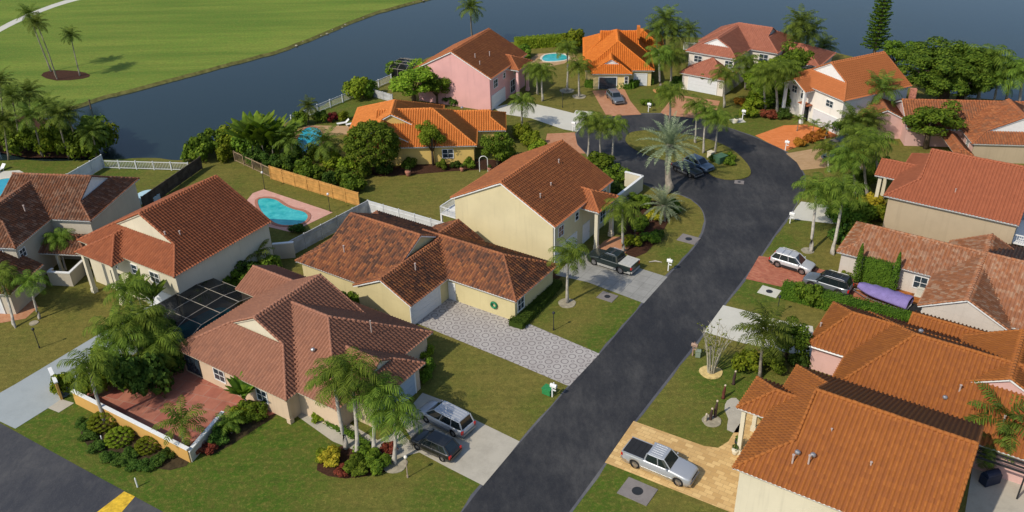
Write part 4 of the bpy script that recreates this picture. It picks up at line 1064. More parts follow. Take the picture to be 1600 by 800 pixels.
for gi, (bx, by) in enumerate(((132, 665), (138, 686), (152, 702), (172, 716), (192, 724), (212, 732), (232, 730), (252, 722), (266, 710), (205, 712))):
    bush(bx, by, .95, 'darkbush', GFL[gi], GF, h=.5)
palm(291, 712, 2.6, 'small', 'lush low palm at the right end of the ochre wall', s=1.35, top=(285, 655))
for bx, by, r, k, w in ((309, 705, .9, 'red', 'dark red leaved shrub at the ochre wall corner'), (345, 690, 1.2, 'darkbush', 'dark shrub on the slope beside the red patio'), (330, 705, .8, 'red', 'small red leaved plant next to the wall corner'),
                        (378, 655, 1.3, 'fresh', 'bright ginger plant against the peach house wall'), (402, 652, 1.3, 'bush', 'round green plant under the peach house eave'), (390, 640, 1.1, 'bush', 'green plant behind the round one by the peach house'), (360, 672, 1.0, 'bush', 'green plant above the dark slope shrub')):
    bush(bx, by, r, k, w)
palm(385, 640, 1.3, 'broad', 'broad leaved plant with pale tips at the patio edge', name='ginger_plant')
palm(362, 676, 1.2, 'small', 'small feathery palm beside the red patio steps', s=.9)
# --- front palms of the peach ranch house
palm(541, 700, 6.2, 'queen', 'left palm of the cluster before the peach ranch house', s=1.0, top=(522, 590))
palm(559, 716, 7.2, 'queen', 'tallest middle palm of the cluster before the peach ranch house', s=1.0, top=(548, 582))
palm(584, 712, 5.6, 'queen', 'rear right palm of the cluster before the peach ranch house', s=.95, top=(588, 615))
palm(616, 725, 4.8, 'queen', 'right palm of the cluster leaning over the black hatchback', s=.95, top=(614, 645))
for bx, by, r, k, w in ((520, 722, 1.25, 'croton', 'yellow croton shrub at the left of the front palm bed'), (537, 740, .8, 'red', 'dark red shrub below the yellow croton'), (560, 735, 1.3, 'fern', 'ferny green shrub at the foot of the front palms'), (590, 728, 1.3, 'fern', 'second ferny shrub right of the front palms'),
                        (572, 712, 1.2, 'bush', 'green shrub behind the ferny ones in the front bed'), (608, 706, .9, 'red', 'russet shrub behind the pale trunk by the hatchback'), (503, 715, .9, 'fresh', 'low light green shrub at the left end of the front bed'), (500, 655, .9, 'fresh', 'light shrub beside the front walk of the peach house'), (512, 640, .8, 'croton', 'yellow shrub beside the front walk of the peach house')):
    bush(bx, by, r, k, w)
hedge([(512, 662), (550, 682), (578, 700)], .5, .5, 'low clipped hedge along the front wall of the peach house')
for bx, by, r, k, w in ((664, 560, 1.0, 'fresh', 'upright light shrub at the garage corner of the peach house'), (668, 580, .9, 'bush', 'green shrub at the garage corner of the peach house'), (665, 596, .8, 'bush', 'lowest shrub beside the garage of the peach house')):
    bush(bx, by, r, k, w, h=r * 1.3)
for bx, by, r, k, w in ((575, 500, 1.4, 'fresh', 'rounded lime shrub between the two ranch houses'), (548, 478, 1.3, 'bush', 'green shrub behind the lime one between the ranch houses'), (528, 468, 1.1, 'darkbush', 'dark shrub between the ranch house walls'),
                        (592, 516, .9, 'bush', 'small shrub at the end of the planting between the ranch houses'), (398, 440, 2.5, 'darkbush', 'dark leafy shrub between the terracotta roof and the peach house'), (368, 455, 2.0, 'bush', 'shrub beside the screened pool cage'), (418, 428, 2.0, 'bush', 'shrub at the rear corner of the peach house')):
    bush(bx, by, r, k, w, h=r * .9)
palm(408, 425, 2.4, 'small', 'feathery palm at the rear corner of the terracotta roofed house', s=1.2)
bush(464, 362, 1.1, 'darkbush', 'dark leafy plant hanging over the kidney pool edge')
# --- orange roof house garden
palm(398, 250, 2.4, 'broad', 'leftmost banana palm by the deep blue pool', name='banana_plant', s=1.9, top=(395, 226))
palm(412, 252, 2.6, 'broad', 'second banana palm by the deep blue pool', name='banana_plant', s=2.0, top=(409, 226))
palm(428, 254, 2.6, 'broad', 'third banana palm by the deep blue pool', name='banana_plant', s=2.1, top=(426, 226))
palm(446, 258, 2.4, 'broad', 'rightmost banana palm by the deep blue pool', name='banana_plant', s=1.9, top=(446, 228))
palm(508, 262, 3.4, 'coconut', 'wide fan of palm fronds right of the deep blue pool', s=1.15, top=(508, 222))
palm(482, 190, 3.0, 'coconut', 'small palm on the lawn near the lake fence', s=.7, top=(482, 166))
tree(585, 268, 3.7, 3.7, 'round', 'large round dense tree in front of the orange roofed house', rz=3.3, name='round_tree')
tree(677, 258, 2.2, 4.3, 'loose', 'slender tree with open crown against the orange roof', rz=2.3)
tree(778, 262, 2.5, 3.0, 'tree', 'dense rounded tree at the right corner of the orange roofed house', rz=2.3)
bush(553, 298, 2.1, 'bush', 'round shrub standing alone on the lawn of the orange roofed house', h=2.0)
for bx, by, r, k, w in ((450, 262, 2.0, 'bush', 'shrub behind the wooden fence near the pool'), (482, 278, 2.3, 'bush', 'dense shrub by the wooden fence below the banana palms'), (520, 262, 2.0, 'fresh', 'lime shrub between the palm fan and the round tree'), (545, 266, 1.8, 'fresh', 'lime shrub at the foot of the round tree'),
                        (500, 280, 1.4, 'bush', 'low shrub in front of the palm fan'), (640, 262, 1.2, 'bush', 'small shrub below the yellow wall'), (735, 262, 1.2, 'bush', 'small shrub left of the white garden arch'), (712, 262, .9, 'darkbush', 'low dark shrub under the yellow wall'),
                        (520, 190, 1.2, 'red', 'red leaved shrub on the lawn by the lake'), (502, 190, 1.5, 'bush', 'green shrub on the lawn by the lake'), (535, 188, 1.3, 'fresh', 'light shrub beside the red leaved one by the lake'), (560, 153, 3.0, 'fresh', 'big lime green shrub inside the lake fence'), (574, 150, 2.3, 'bush', 'green shrub right of the big lime one inside the lake fence'),
                        (830, 228, 1.9, 'fresh', 'bright shrub by the concrete driveway'), (815, 215, 1.8, 'fresh', 'leafy shrub above the bright one by the concrete driveway'), (842, 242, 1.9, 'fresh', 'lime shrub behind the sand yellow house'), (800, 262, 1.6, 'bush', 'shrub at the rear of the sand yellow house')):
    bush(bx, by, r, k, w, h=r * .95)
tree(648, 165, 4.6, 4.2, 'loose', 'large spreading tree behind the orange roofed house', rz=3.0)
tree(683, 164, 2.6, 3.2, 'tree', 'darker tree right of the large spreading one by the pink wall', rz=2.4)
bush(708, 160, 2.3, 'darkbush', 'dark shrub mass against the pink wall', h=1.6)
bush(617, 118, 2.2, 'bush', 'shrub beside the lakeside screen enclosure', h=2.0)
bush(766, 166, 1.1, 'bush', 'slim shrub at the corner of the pink house', h=2.2)
for bx, by, w in ((400, 258, 'dark shrub under the leftmost banana palm'), (424, 262, 'dark shrub under the middle banana palms'), (444, 266, 'dark shrub under the rightmost banana palm')):
    bush(bx, by, 1.8, 'darkbush', w, h=2.0)
for bx, by, r, k, w in ((462, 250, 1.8, 'bush', 'shrub at the near edge of the deep blue pool deck'), (497, 250, 1.7, 'fresh', 'lime shrub beside the palm fan by the deep blue pool'), (535, 285, 1.6, 'bush', 'shrub left of the lone round lawn shrub'), (515, 290, 1.5, 'darkbush', 'dark shrub close to the right half of the timber fence'), (602, 272, 1.3, 'darkbush', 'dark shrub at the right foot of the round tree'), (568, 276, 1.4, 'bush', 'shrub at the left foot of the round tree'),
                        (432, 240, 1.9, 'bush', 'tall shrub on the lake side of the banana palms'), (470, 196, 1.7, 'bush', 'shrub at the lake fence left of the small lawn palm'), (410, 238, 2.4, 'darkbush', 'dark tall shrub behind the leftmost banana palm'), (690, 264, 1.0, 'bush', 'small shrub right of the slender tree'), (790, 250, 1.8, 'fresh', 'lime shrub right of the garden arch tree')):
    bush(bx, by, r, k, w, h=r * 1.2)
palm(455, 262, 4.2, 'coconut', 'feathery palm rising behind the timber fence by the deep blue pool', s=1.1, top=(455, 215))
palm(1508, 166, 6.4, 'queen', 'palm in front of the huge lake shore tree', s=1.3, top=(1512, 118))
palm(1550, 172, 5.6, 'queen', 'lower palm between the two tallest lake shore palms', s=1.2, top=(1556, 128))
# bushes on the shore above the wood fence
for bx, by, r, k, w in ((318, 250, 2.6, 'bush', 'shrub at the corner of the dark fence by the water'), (335, 240, 2.6, 'bush', 'second shrub by the dark fence and the water'), (362, 236, 2.8, 'fresh', 'bright shrub behind the lattice fence'), (385, 240, 2.4, 'bush', 'shrub left of the banana palms'), (350, 250, 1.8, 'fresh', 'low yellow green shrub at the lattice fence'), (300, 250, 1.6, 'bush', 'small shrub at the white rail fence end')):
    bush(bx, by, r, k, w, h=r * 1.1)
# --- middle: around the sand yellow house and the loop
palm(886, 473, 5.6, 'queen', 'single palm with hanging fronds on the lawn beside the scored driveway', s=.85, top=(889, 398))
palm(974, 393, 5.2, 'queen', 'palm before the columns of the sand yellow house', s=.95, top=(973, 330))
palm(1036, 345, 1.6, 'date', 'low silver date palm on the lawn by the loop road', s=.95, top=(1033, 300))
palm(1046, 302, 5.4, 'date', 'tall silver date palm beside the traffic loop', s=1.5, top=(1046, 228))
for bx, by, tx, ty, w in ((919, 246, 919, 188, 'left palm of the three at the loop road entrance'), (939, 249, 938, 195, 'middle palm of the three at the loop road entrance'), (957, 256, 960, 196, 'right palm of the three at the loop road entrance')):
    palm(bx, by, 5.8, 'queen', w, 'three palms left of the loop road', .85, top=(tx, ty))
for bx, by, tx, ty, w in ((1086, 224, 1088, 165, 'left palm of the three on the traffic island'), (1099, 240, 1104, 175, 'middle palm of the three on the traffic island'), (1117, 240, 1121, 185, 'right palm of the three on the traffic island')):
    palm(bx, by, 6.0, 'queen', w, 'three palms on the traffic island', .8, top=(tx, ty))
for bx, by, r, k, w in ((940, 262, 2.3, 'bush', 'green shrub behind the sand yellow house roof'), (960, 285, 2.2, 'bush', 'shrub mass beside the white garden wall by the loop'), (965, 305, 1.8, 'darkbush', 'dark shrub at the front corner of the sand yellow house'), (1026, 342, 1.3, 'croton', 'yellow shrub below the low date palm'), (1048, 330, 1.5, 'darkbush', 'dark round shrub right of the low date palm'),
                        (1000, 322, 1.7, 'bush', 'shrub before the white garden wall'), (985, 385, 1.3, 'fresh', 'light shrub by the parked black truck'), (1015, 378, 1.3, 'bush', 'green shrub on the lawn right of the truck'), (1000, 360, 1.6, 'bush', 'shrub between the columns and the low date palm'), (1028, 372, 1.0, 'darkbush', 'small dark shrub on the lawn by the road'),
                        (1115, 252, .9, 'darkbush', 'small shrub left of the utility box on the island'), (1137, 252, 1.2, 'bush', 'shrub right of the utility box on the island'), (1140, 258, 1.0, 'bush', 'low shrub at the right on the traffic island')):
    bush(bx, by, r, k, w, h=r * .85)
hedge([(806, 512), (838, 478), (868, 444)], 1.7, .7, 'dark hedge along the end wall of the pale yellow ranch house', L_dark)
# --- around the far houses
palm(738, 62, 7.0, 'coconut', 'palm rising behind the pink house roof by the lake', s=1.2, top=(736, 42))
palm(816, 197, 4.2, 'queen', 'small palm with drooping fronds on the lawn by the concrete driveway', s=.9, top=(816, 160))
for bx, by, tx, ty, hh, w in ((840, 148, 836, 108, 4.9, 'left palm of the lawn group right of the pink house'), (848, 158, 847, 112, 5.0, 'front left palm of the lawn group right of the pink house'), (886, 143, 886, 76, 7.2, 'tallest palm of the lawn group right of the pink house'), (905, 152, 905, 104, 5.4, 'front right palm of the lawn group right of the pink house')):
    palm(bx, by, hh, 'queen', w, 'palms on the lawn beside the pink house', .9, top=(tx, ty))
bush(895, 80, 3.0, 'fresh', 'bright shrub left of the vivid orange roof', h=3.4)
bush(820, 92, 2.4, 'bush', 'shrub at the far pool', h=2.0)
hedge([(806, 76), (850, 72), (905, 69)], 2.2, 1.9, 'long hedge along the lake behind the far pool', L_lime, 28, size=.3)
hedge([(915, 135), (955, 137), (985, 138), (1000, 130), (1020, 131)], 1.3, 1.1, 'clipped hedge at the foot of the vivid orange roofed house', L_hedge, 45, size=.22)
for bx, by, tx, ty, hh, s, k, w in ((1032, 138, 1030, 86, 5.8, 1.1, 'queen', 'left palm between the vivid orange and rose roofs'), (1048, 135, 1048, 88, 5.2, 1.1, 'queen', 'right palm between the vivid orange and rose roofs'), (1040, 100, 1040, 30, 8.5, 1.35, 'coconut', 'tall dense palm behind the vivid orange roofed house'), (1052, 98, 1052, 52, 6.2, 1.3, 'coconut', 'lower dense palm beside the tall one behind the vivid orange roof'),
                                    (1028, 96, 1026, 48, 6.4, 1.1, 'coconut', 'left dense palm behind the vivid orange roof'), (1077, 74, 1076, 50, 3.6, 1.0, 'coconut', 'small distant palm by the lake left of the rose roof'), (1046, 194, 1047, 145, 5.6, 1.0, 'queen', 'palm at the top edge of the loop road'), (1132, 168, 1134, 118, 5.6, 1.0, 'queen', 'palm before the wreathed garage'),
                                    (1246, 108, 1250, 35, 9.0, 1.3, 'coconut', 'tall palm right of the rose roofed house'), (1256, 105, 1264, 55, 7.0, 1.3, 'coconut', 'second tall palm right of the rose roofed house'), (1240, 100, 1238, 62, 6.0, 1.2, 'coconut', 'lower palm left of the tall pair by the rose roof'), (1215, 176, 1205, 118, 7.0, 1.15, 'queen', 'palm in the dense group left of the white columns'),
                                    (1196, 170, 1188, 128, 6.0, 1.15, 'queen', 'front palm of the dense group left of the white columns'), (1228, 172, 1228, 108, 7.0, 1.15, 'queen', 'right palm of the dense group left of the white columns'), (1165, 140, 1162, 104, 5.4, 1.0, 'queen', 'palm in front of the rose roofed house wall'), (1285, 97, 1284, 84, 3.4, 1.1, 'coconut', 'palm behind the clean orange roof on the lake side')):
    palm(bx, by, hh, k, w, None, s, top=(tx, ty))
for bx, by, r, k, w in ((1215, 168, 3.4, 'bush', 'large green shrub mass left of the white columns'), (1195, 150, 3.0, 'bush', 'shrub mass before the rose roofed house'), (1180, 168, 2.2, 'fresh', 'rounded lime shrub by the far lawn'), (1170, 182, 1.8, 'fresh', 'front rounded shrub by the far lawn'), (1158, 165, 1.3, 'orange', 'orange leaved shrub before the rose roofed house'), (1235, 130, 3.0, 'bush', 'tall shrub between the rose and clean orange roofs'), (1200, 185, 1.4, 'red', 'dark red shrub at the orange driveway'), (1060, 135, 1.8, 'darkbush', 'dark shrub left of the wreathed garage'),
                        (1010, 165, 1.1, 'bush', 'small shrub on the lawn by the white letter box'), (1035, 150, 1.4, 'bush', 'shrub beside the brick driveway of the wreathed garage'), (1225, 185, 1.4, 'darkbush', 'dark shrub at the white columns'),
                        (1250, 228, 1.1, 'orange', 'orange bush at the foot of the orange driveway'), (1268, 222, 1.3, 'orange', 'second orange bush along the orange driveway'), (1285, 214, 1.2, 'orange', 'third orange bush along the orange driveway'), (1400, 190, 2.2, 'fresh', 'climbing green shrub on the mottled orange roof edge')):
    bush(bx, by, r, k, w, h=r * .9)
for bx, by, w in ((1245, 205, 'leftmost little palm before the white house'), (1270, 212, 'middle little palm before the white house'), (1289, 218, 'right little palm before the white house')):
    palm(bx, by, 1.9, 'small', w, None, .7)
palm(1368, 192, 5.8, 'coconut', 'palm standing before the clean orange roof', s=1.25, top=(1378, 138))
palm(1330, 218, 3.0, 'coconut', 'low spreading palm beside the white house side wall', s=1.1, top=(1335, 190))
palm(1352, 215, 3.2, 'coconut', 'low palm in the shade right of the white house', s=1.1, top=(1360, 188))
bush(1315, 212, 2.0, 'darkbush', 'dark shrub against the white house side wall', h=2.4); bush(1345, 205, 2.4, 'darkbush', 'dark shrub in the shade of the clean orange roof', h=2.2)
tree(1397, 112, 3.2, 3.2, 'tree', 'round green tree behind the right end of the clean orange roof')
tree(1470, 168, 8.4, 5.6, 'banyan', 'huge broad dark green tree on the right lake shore', rz=5.6, stems=3)
tree(1500, 160, 6.0, 4.5, 'banyan', 'lower right part of the lake shore trees beside the huge one', rz=4.6, stems=2)
palm(1527, 162, 8.2, 'queen', 'tall palm right of the huge lake shore tree', s=1.45, top=(1543, 100))
palm(1570, 165, 6.6, 'queen', 'palm left of the rightmost one on the lake shore', s=1.3, top=(1575, 118))
palm(1592, 178, 7.0, 'queen', 'rightmost palm on the lake shore', s=1.4, top=(1600, 112))
tree(1447, 232, 4.0, 4.2, 'tree', 'irregular tree with bare grey branches before the mottled orange roof', rz=2.9, stems=2)
tree(1205, 160, 3.8, 4.2, 'loose', 'leafy tree in front of the rose roofed house right wall', rz=3.6)
tree(1228, 150, 3.6, 5.0, 'tree', 'taller dark tree between the rose and the clean orange roofs', rz=4.0)
tree(1178, 150, 2.6, 2.8, 'loose', 'light green tree right of the wreathed garage', rz=2.4)
# --- right side cluster by the salmon roof
for bx, by, tx, ty, hh, s, w in ((1295, 268, 1290, 228, 2.6, .85, 'small round palm at the tan driveway'), (1337, 308, 1330, 245, 6.0, 1.05, 'left palm of the dense cluster by the salmon roof'), (1356, 310, 1350, 235, 6.6, 1.05, 'rear palm of the dense cluster by the salmon roof'), (1318, 300, 1312, 262, 4.6, 1.0, 'front palm of the dense cluster by the salmon roof'), (1375, 290, 1368, 222, 6.4, 1.0, 'palm touching the salmon roof corner'),
                                 (1267, 393, 1277, 296, 6.6, 1.1, 'left tall palm over the lawn by the white letter box'), (1300, 398, 1318, 300, 6.6, 1.1, 'right tall palm over the lawn leaning to the left'), (1345, 272, 1340, 212, 6.0, 1.0, 'back palm above the parked dark cars'), (1300, 330, 1300, 300, 3.0, .9, 'low palm between the tall lawn palms')):
    palm(bx, by, hh, 'queen', w, None, s, top=(tx, ty))
for bx, by, r, k, w in ((1325, 350, 2.4, 'bush', 'dark shrub mass by the beige side wall'), (1345, 345, 2.4, 'bush', 'shrub in the cluster at the beige wall corner'), (1358, 330, 2.0, 'croton', 'yellowish shrub at the beige wall corner'), (1370, 345, 1.8, 'fresh', 'light shrub below the salmon roof columns'), (1318, 380, 2.0, 'darkbush', 'dark shrub right of the tall lawn palms'), (1335, 372, 2.2, 'bush', 'shrub behind the orange grey roof'), (1310, 345, 1.9, 'bush', 'shrub at the white driveway end'), (1345, 290, 2.2, 'bush', 'shrub under the palm cluster'), (1380, 275, 2.2, 'bush', 'shrub beside the porch of the salmon roofed house'),
                        (1325, 425, .8, 'croton', 'yellow plant by the ivy wall'), (1318, 438, .9, 'fresh', 'light plant behind the dark parked car'), (1408, 445, .8, 'red', 'russet plant in the entrance of the grey garage'), (1470, 505, .9, 'fresh', 'small bright palm like shrub below the white gable'), (1500, 510, .7, 'fresh', 'small shrub behind the deep orange roof')):
    bush(bx, by, r, k, w, h=r * .9)
hedge([(1222, 462), (1270, 474), (1320, 488), (1370, 500), (1422, 515)], 1.4, 1.6, 'long dark clipped hedge between the lawn and the parked boat', L_hedge, 110)
hedge([(1344, 440), (1386, 452)], .5, 3.1, 'tall ivy covered wall before the orange grey roof', L_hedge, 75, name='ivy_hedge')
def cypress(bx, by, h, r, label):
    g = at(bx, by); m = MB(); rnd = random.Random(int(bx)); root = thing('cypress', g, 0, label, 'tree', 'slim cypresses on the ivy wall')
    for k in range(34):
        t = k / 33; z = .3 + t * (h - .4); q = r * (1 - t) ** .55 * (1.0 if t > .06 else .7) + .05
        leaf_cloud(m, rnd, (0, 0, z), (q, q, .28), 70, .15)
    m.build('crown', L_hedge, root); t = MB(); t.tube([(0, 0, 0), (0, 0, h * .6)], [.09, .03], 6); t.build('trunk', M_bark, root)
cypress(1336, 442, 4.6, .5, 'left slim cypress at the end of the ivy wall'); cypress(1393, 456, 4.6, .5, 'right slim cypress at the end of the ivy wall')
bush(1262, 475, 1.6, 'bush', 'taller tuft in the middle of the long clipped hedge', h=2.2)
# --- lower right
palm(1187, 590, 5.0, 'coconut', 'palm on the lawn left of the deep orange roofs', s=1.15, top=(1196, 515))
tree(1228, 560, 2.2, 2.2, 'tree', 'rounded green tree right of the lawn palm', rz=2.0)
bush(1165, 578, 1.7, 'fresh', 'light leafy shrub left of the lawn palm', h=1.7); bush(1200, 575, 1.8, 'bush', 'shrub at the foot of the lawn palm', h=1.5); bush(1248, 572, 1.2, 'darkbush', 'dark shrub at the pink wall corner', h=1.2)
palm(1572, 700, 3.6, 'coconut', 'large bright palm between the deep orange roofs at the right edge', s=1.35, top=(1568, 655))
palm(1545, 715, 2.4, 'coconut', 'lower palm at the end of the deep orange roof', s=1.0, top=(1540, 690))
bush(1590, 725, 1.6, 'bush', 'shrub at the lower right picture edge', h=1.2)
# norfolk pine
def norfolk(bx, by, h):
    g = at(bx, by); root = thing('norfolk_pine', g, 0, 'tall dark conical pine in front of the open lake', 'tree'); m = MB(); rnd = random.Random(4)
    t = MB(); t.tube([(0, 0, 0), (.2, 0, h * .5), (.1, 0, h)], [.3, .2, .04], 8); t.build('trunk', M_bark, root)
    n = 21
    for k in range(n):
        z = 2 + (h - 2.2) * k / n; L = 2.0 * (1 - (k / n)) ** .8 + .4
        for j in range(7):
            a = j * .9 + k * .5; dx, dy = math.cos(a), math.sin(a); LL = L * rnd.uniform(.75, 1.1)
            for s in range(9):
                f = .15 + .85 * s / 8
                leaf_cloud(m, rnd, (dx * LL * f, dy * LL * f, z + .18 * LL * f * f), (.26, .26, .12), 9, .26, elong=1.3)
    m.build('crown', L_hedge, root)
norfolk(1364, 92, 14.8)
# bare multi stem tree
def bare_tree(bx, by):
    g = at(bx, by); root = thing('bare_tree', g, 0, 'nearly leafless tree of many thin pale upright stems in a yellow stone ring', 'tree'); m = MB(); rnd = random.Random(8); lf = MB()
    for k in range(11):
        a = k * .57; r = .35; p = Vector((r * math.cos(a) * .8, r * math.sin(a) * .8, 0)); pts = [p.copy()]; d = Vector((math.cos(a) * .12, math.sin(a) * .12, 1))
        for i in range(6): p = p + d * .72; d = d + Vector((math.cos(a) * .05 + rnd.uniform(-.06, .06), math.sin(a) * .05 + rnd.uniform(-.06, .06), 0)); pts.append(p.copy())
        m.tube(pts, [.075, .07, .06, .05, .04, .03, .02], 6)
        for i in range(3, 7):
            for q in range(3):
                b = rnd.uniform(0, 6.28); e = pts[i] + Vector((math.cos(b) * .5, math.sin(b) * .5, rnd.uniform(.4, .9))) * rnd.uniform(.5, 1)
                m.tube([pts[i], e], [.022, .008], 4)
                if rnd.random() < .35: leaf_cloud(lf, rnd, e, (.18, .18, .15), 6, .16)
    m.build('trunk', m_plain('pale stem', (.33, .31, .24), .8, .2, var=.3), root); lf.build('leaves', L_lime, root)
    q = MB(); q.prism([(1.05 * math.cos(t) * (1 + .06 * math.sin(3 * t)), 1.0 * math.sin(t)) for t in [2 * math.pi * k / 22 for k in range(22)]], 0, .07)
    o = q.build('stone_ring', m_plain('yellow stone', (.55, .42, .18), .9, .1, var=.3)); o.location = g; tag(o, 'ring of yellow stone chips round the bare many stemmed tree', 'tree ring')
bare_tree(1111, 582)

# ------------------------------------------------------------------ vehicles
M_tyre = m_plain('tyre rubber', (.018, .018, .019), .85, .2)
M_rim = m_plain('alloy rim', (.42, .42, .43), .3, .5, .8, .05)
M_cglass = m_plain('car glass', (.012, .018, .02), .05, .7, var=.1)
M_hl = m_plain('headlight lens', (.7, .72, .72), .1, .6, var=.03); M_tl = m_plain('tail light lens', (.45, .012, .01), .2, .5, var=.05)
M_blackp = m_plain('black plastic', (.02, .02, .021), .6, .3)
M_chrome = m_plain('chrome trim', (.6, .6, .6), .2, .5, .9, .03)
def paint(name, c, met=.35):
    t = NT(name); t.p.inputs['Coat Weight'].default_value = .6; t.p.inputs['Coat Roughness'].default_value = .05
    dust = t.noise(t.obj(), 1.5, 4, .6)
    return t.fin(t.mix(t.math('MULTIPLY', dust, .2), c, tuple(q * .8 + .012 for q in c)), .38, .5, met)
P_silver = paint('silver paint', (.42, .44, .47)); P_lsilver = paint('light silver paint', (.55, .56, .57)); P_black = paint('black paint', (.012, .013, .014), .1)
P_dgrey = paint('dark grey paint', (.055, .06, .07)); P_grey = paint('grey paint', (.15, .17, .19)); P_blue = paint('blue grey paint', (.10, .15, .22)); P_dgreen = paint('dark green black paint', (.012, .022, .022), .2)

def car(name, label, cat, c, rear, front, pnt, L=4.8, W=1.85, H=1.6, wb=2.8, wr=.34, belt=.98, hood=.9, gh=(.95, .35, -1.9, -2.25), ghz=None, bed=None, deck=None, roofmat=None, rack=False, lowmat=None, cover=None, ribs=0, track=.8, wfx=None):
    """gh = windscreen base, windscreen top, rear window top, rear window base (x, forward); bed = (x0, x1) for a pickup"""
    g = at(*c); d = (at(*front) - at(*rear)); rz = math.atan2(d.y, d.x)
    root = thing(name, g, rz, label, cat)
    hx = L / 2; wx = [wb / 2 + .02 if wfx is None else wfx, None]; wx[1] = wx[0] - wb
    def arch(x):
        z = .24
        for q in wx:
            a = wr + .07
            if abs(x - q) < a: z = max(z, wr + math.sqrt(a * a - (x - q) ** 2))
        return z
    deckz = belt if deck is None else deck
    def top(x):
        if x > gh[0]: t = (x - gh[0]) / (hx - gh[0]); return hood + (belt - hood) * (1 - t) ** 2 - .16 * t ** 3
        if x < gh[3]:
            if bed: return deckz
            t = (gh[3] - x) / max(.01, (hx + gh[3])); return deckz - .05 * t
        return belt
    xs = np.unique(np.round(np.concatenate([np.linspace(-hx, hx, 34), *[np.linspace(q - wr - .08, q + wr + .08, 15) for q in wx]]), 3))
    lo = MB(); rows = []
    for x in xs:
        e = abs(x) / hx; w = W / 2 * (1 - .16 * max(0, (e - .78) / .22) ** 2.2); zt = top(x) - (.14 * max(0, (-x / hx - .94) / .06) if not bed else 0); zb = arch(x) + (.12 * max(0, (e - .93) / .07))
        zm = max(.62, zb + .03); zm = min(zm, zt - .06); zb = min(zb, zm - .02)
        sec = [(w - .10, zb), (w - .02, zb + .02), (w, zm), (w - .02, zt - .12), (w - .07, zt - .03), (w - .2, zt)]
        rows.append([(x, y, z) for y, z in sec] + [(x, 0, zt + .015)] + [(x, -y, z) for y, z in sec[::-1]])
    n = len(rows[0]); lo.v = [p for r in rows for p in r]
    lo.add([], []); lo.f = [(i * n + k, i * n + k + 1, (i + 1) * n + k + 1, (i + 1) * n + k) for i in range(len(rows) - 1) for k in range(n - 1)]
    lo.f += [tuple(range(n)), tuple(range((len(rows) - 1) * n + n - 1, (len(rows) - 1) * n - 1, -1))]; lo.m = [0] * len(lo.f)
    body = lo.build('body', pnt, root, smooth=False)
    bm = bmesh.new(); bm.from_mesh(body.data); bmesh.ops.recalc_face_normals(bm, faces=bm.faces[:])
    for f in bm.faces: f.smooth = len(f.verts) == 4
    bm.to_mesh(body.data); bm.free()
    u = MB(); u.box(-hx + .15, hx - .15, -W / 2 + .3, W / 2 - .3, .22, .6); u.box(-hx + .4, hx - .4, -W / 2 + .12, W / 2 - .12, .5, .62); u.build('underbody', M_blackp, root)
    # greenhouse
    wbt, wrt = W / 2 - .09, W / 2 - .24; zr = H
    lower = [(gh[0], wbt - .1), (gh[0] - .35, wbt), (gh[3] + .25, wbt), (gh[3], wbt - .12)]; upper = [(gh[1], wrt - .06), (gh[1] - .25, wrt), (gh[2] + .15, wrt), (gh[2], wrt - .05)]
    gm = MB(); lv = [(x, y, belt - .03) for x, y in lower] + [(x, -y, belt - .03) for x, y in lower[::-1]]; uv = [(x, y, zr - .05) for x, y in upper] + [(x, -y, zr - .05) for x, y in upper[::-1]]
    gm.add(lv + uv, [(k, (k + 1) % 8, 8 + (k + 1) % 8, 8 + k) for k in range(8)] + [tuple(range(8, 16))]); gm.build('window', M_cglass, root)
    rm = MB(); o1 = [(x, y + .03 if y > 0 else y - .03, zr - .065) for x, y, _ in uv]; o2 = [(x * .995, y, zr - .015) for x, y, _ in uv]; o3 = [(x * .96 + (gh[1] + gh[2]) / 2 * .04, y * .8, zr + .015) for x, y, _ in uv]
    rm.add(o1 + o2 + o3, [(k, (k + 1) % 8, 8 + (k + 1) % 8, 8 + k) for k in range(8)] + [(8 + k, 8 + (k + 1) % 8, 16 + (k + 1) % 8, 16 + k) for k in range(8)] + [tuple(range(16, 24))])
    for k in range(ribs):
        y = -.5 + k / (ribs - 1); rm.box(gh[2] + .2, gh[1] - .25, y * (W - .8) - .03, y * (W - .8) + .03, zr + .01, zr + .045)
    rm.build('roof', roofmat or pnt, root)
    pmat = pnt if roofmat is None else M_blackp
    for s in (-1, 1):
        pm = MB(); pm.tube([(gh[0], s * (wbt - .1), belt - .03), (gh[1], s * (wrt - .06), zr - .05)], .045, 6); pm.build('pillar', pmat, root)
        pm = MB(); pm.tube([(gh[3], s * (wbt - .12), belt - .03), (gh[2], s * (wrt - .05), zr - .05)], .07, 6); pm.build('pillar', pmat, root)
        span = gh[1] - gh[2]
        for q in ((.38,) if span < 1.5 else (.36, .70)):
            xb = gh[0] - .3 - (gh[0] - .3 - gh[3]) * q; xt = gh[1] - (gh[1] - gh[2]) * q; pm = MB(); pm.tube([(xb, s * (wbt + .01), belt - .02), (xt, s * (wrt + .01), zr - .05)], .04, 5); pm.build('pillar', pmat, root)
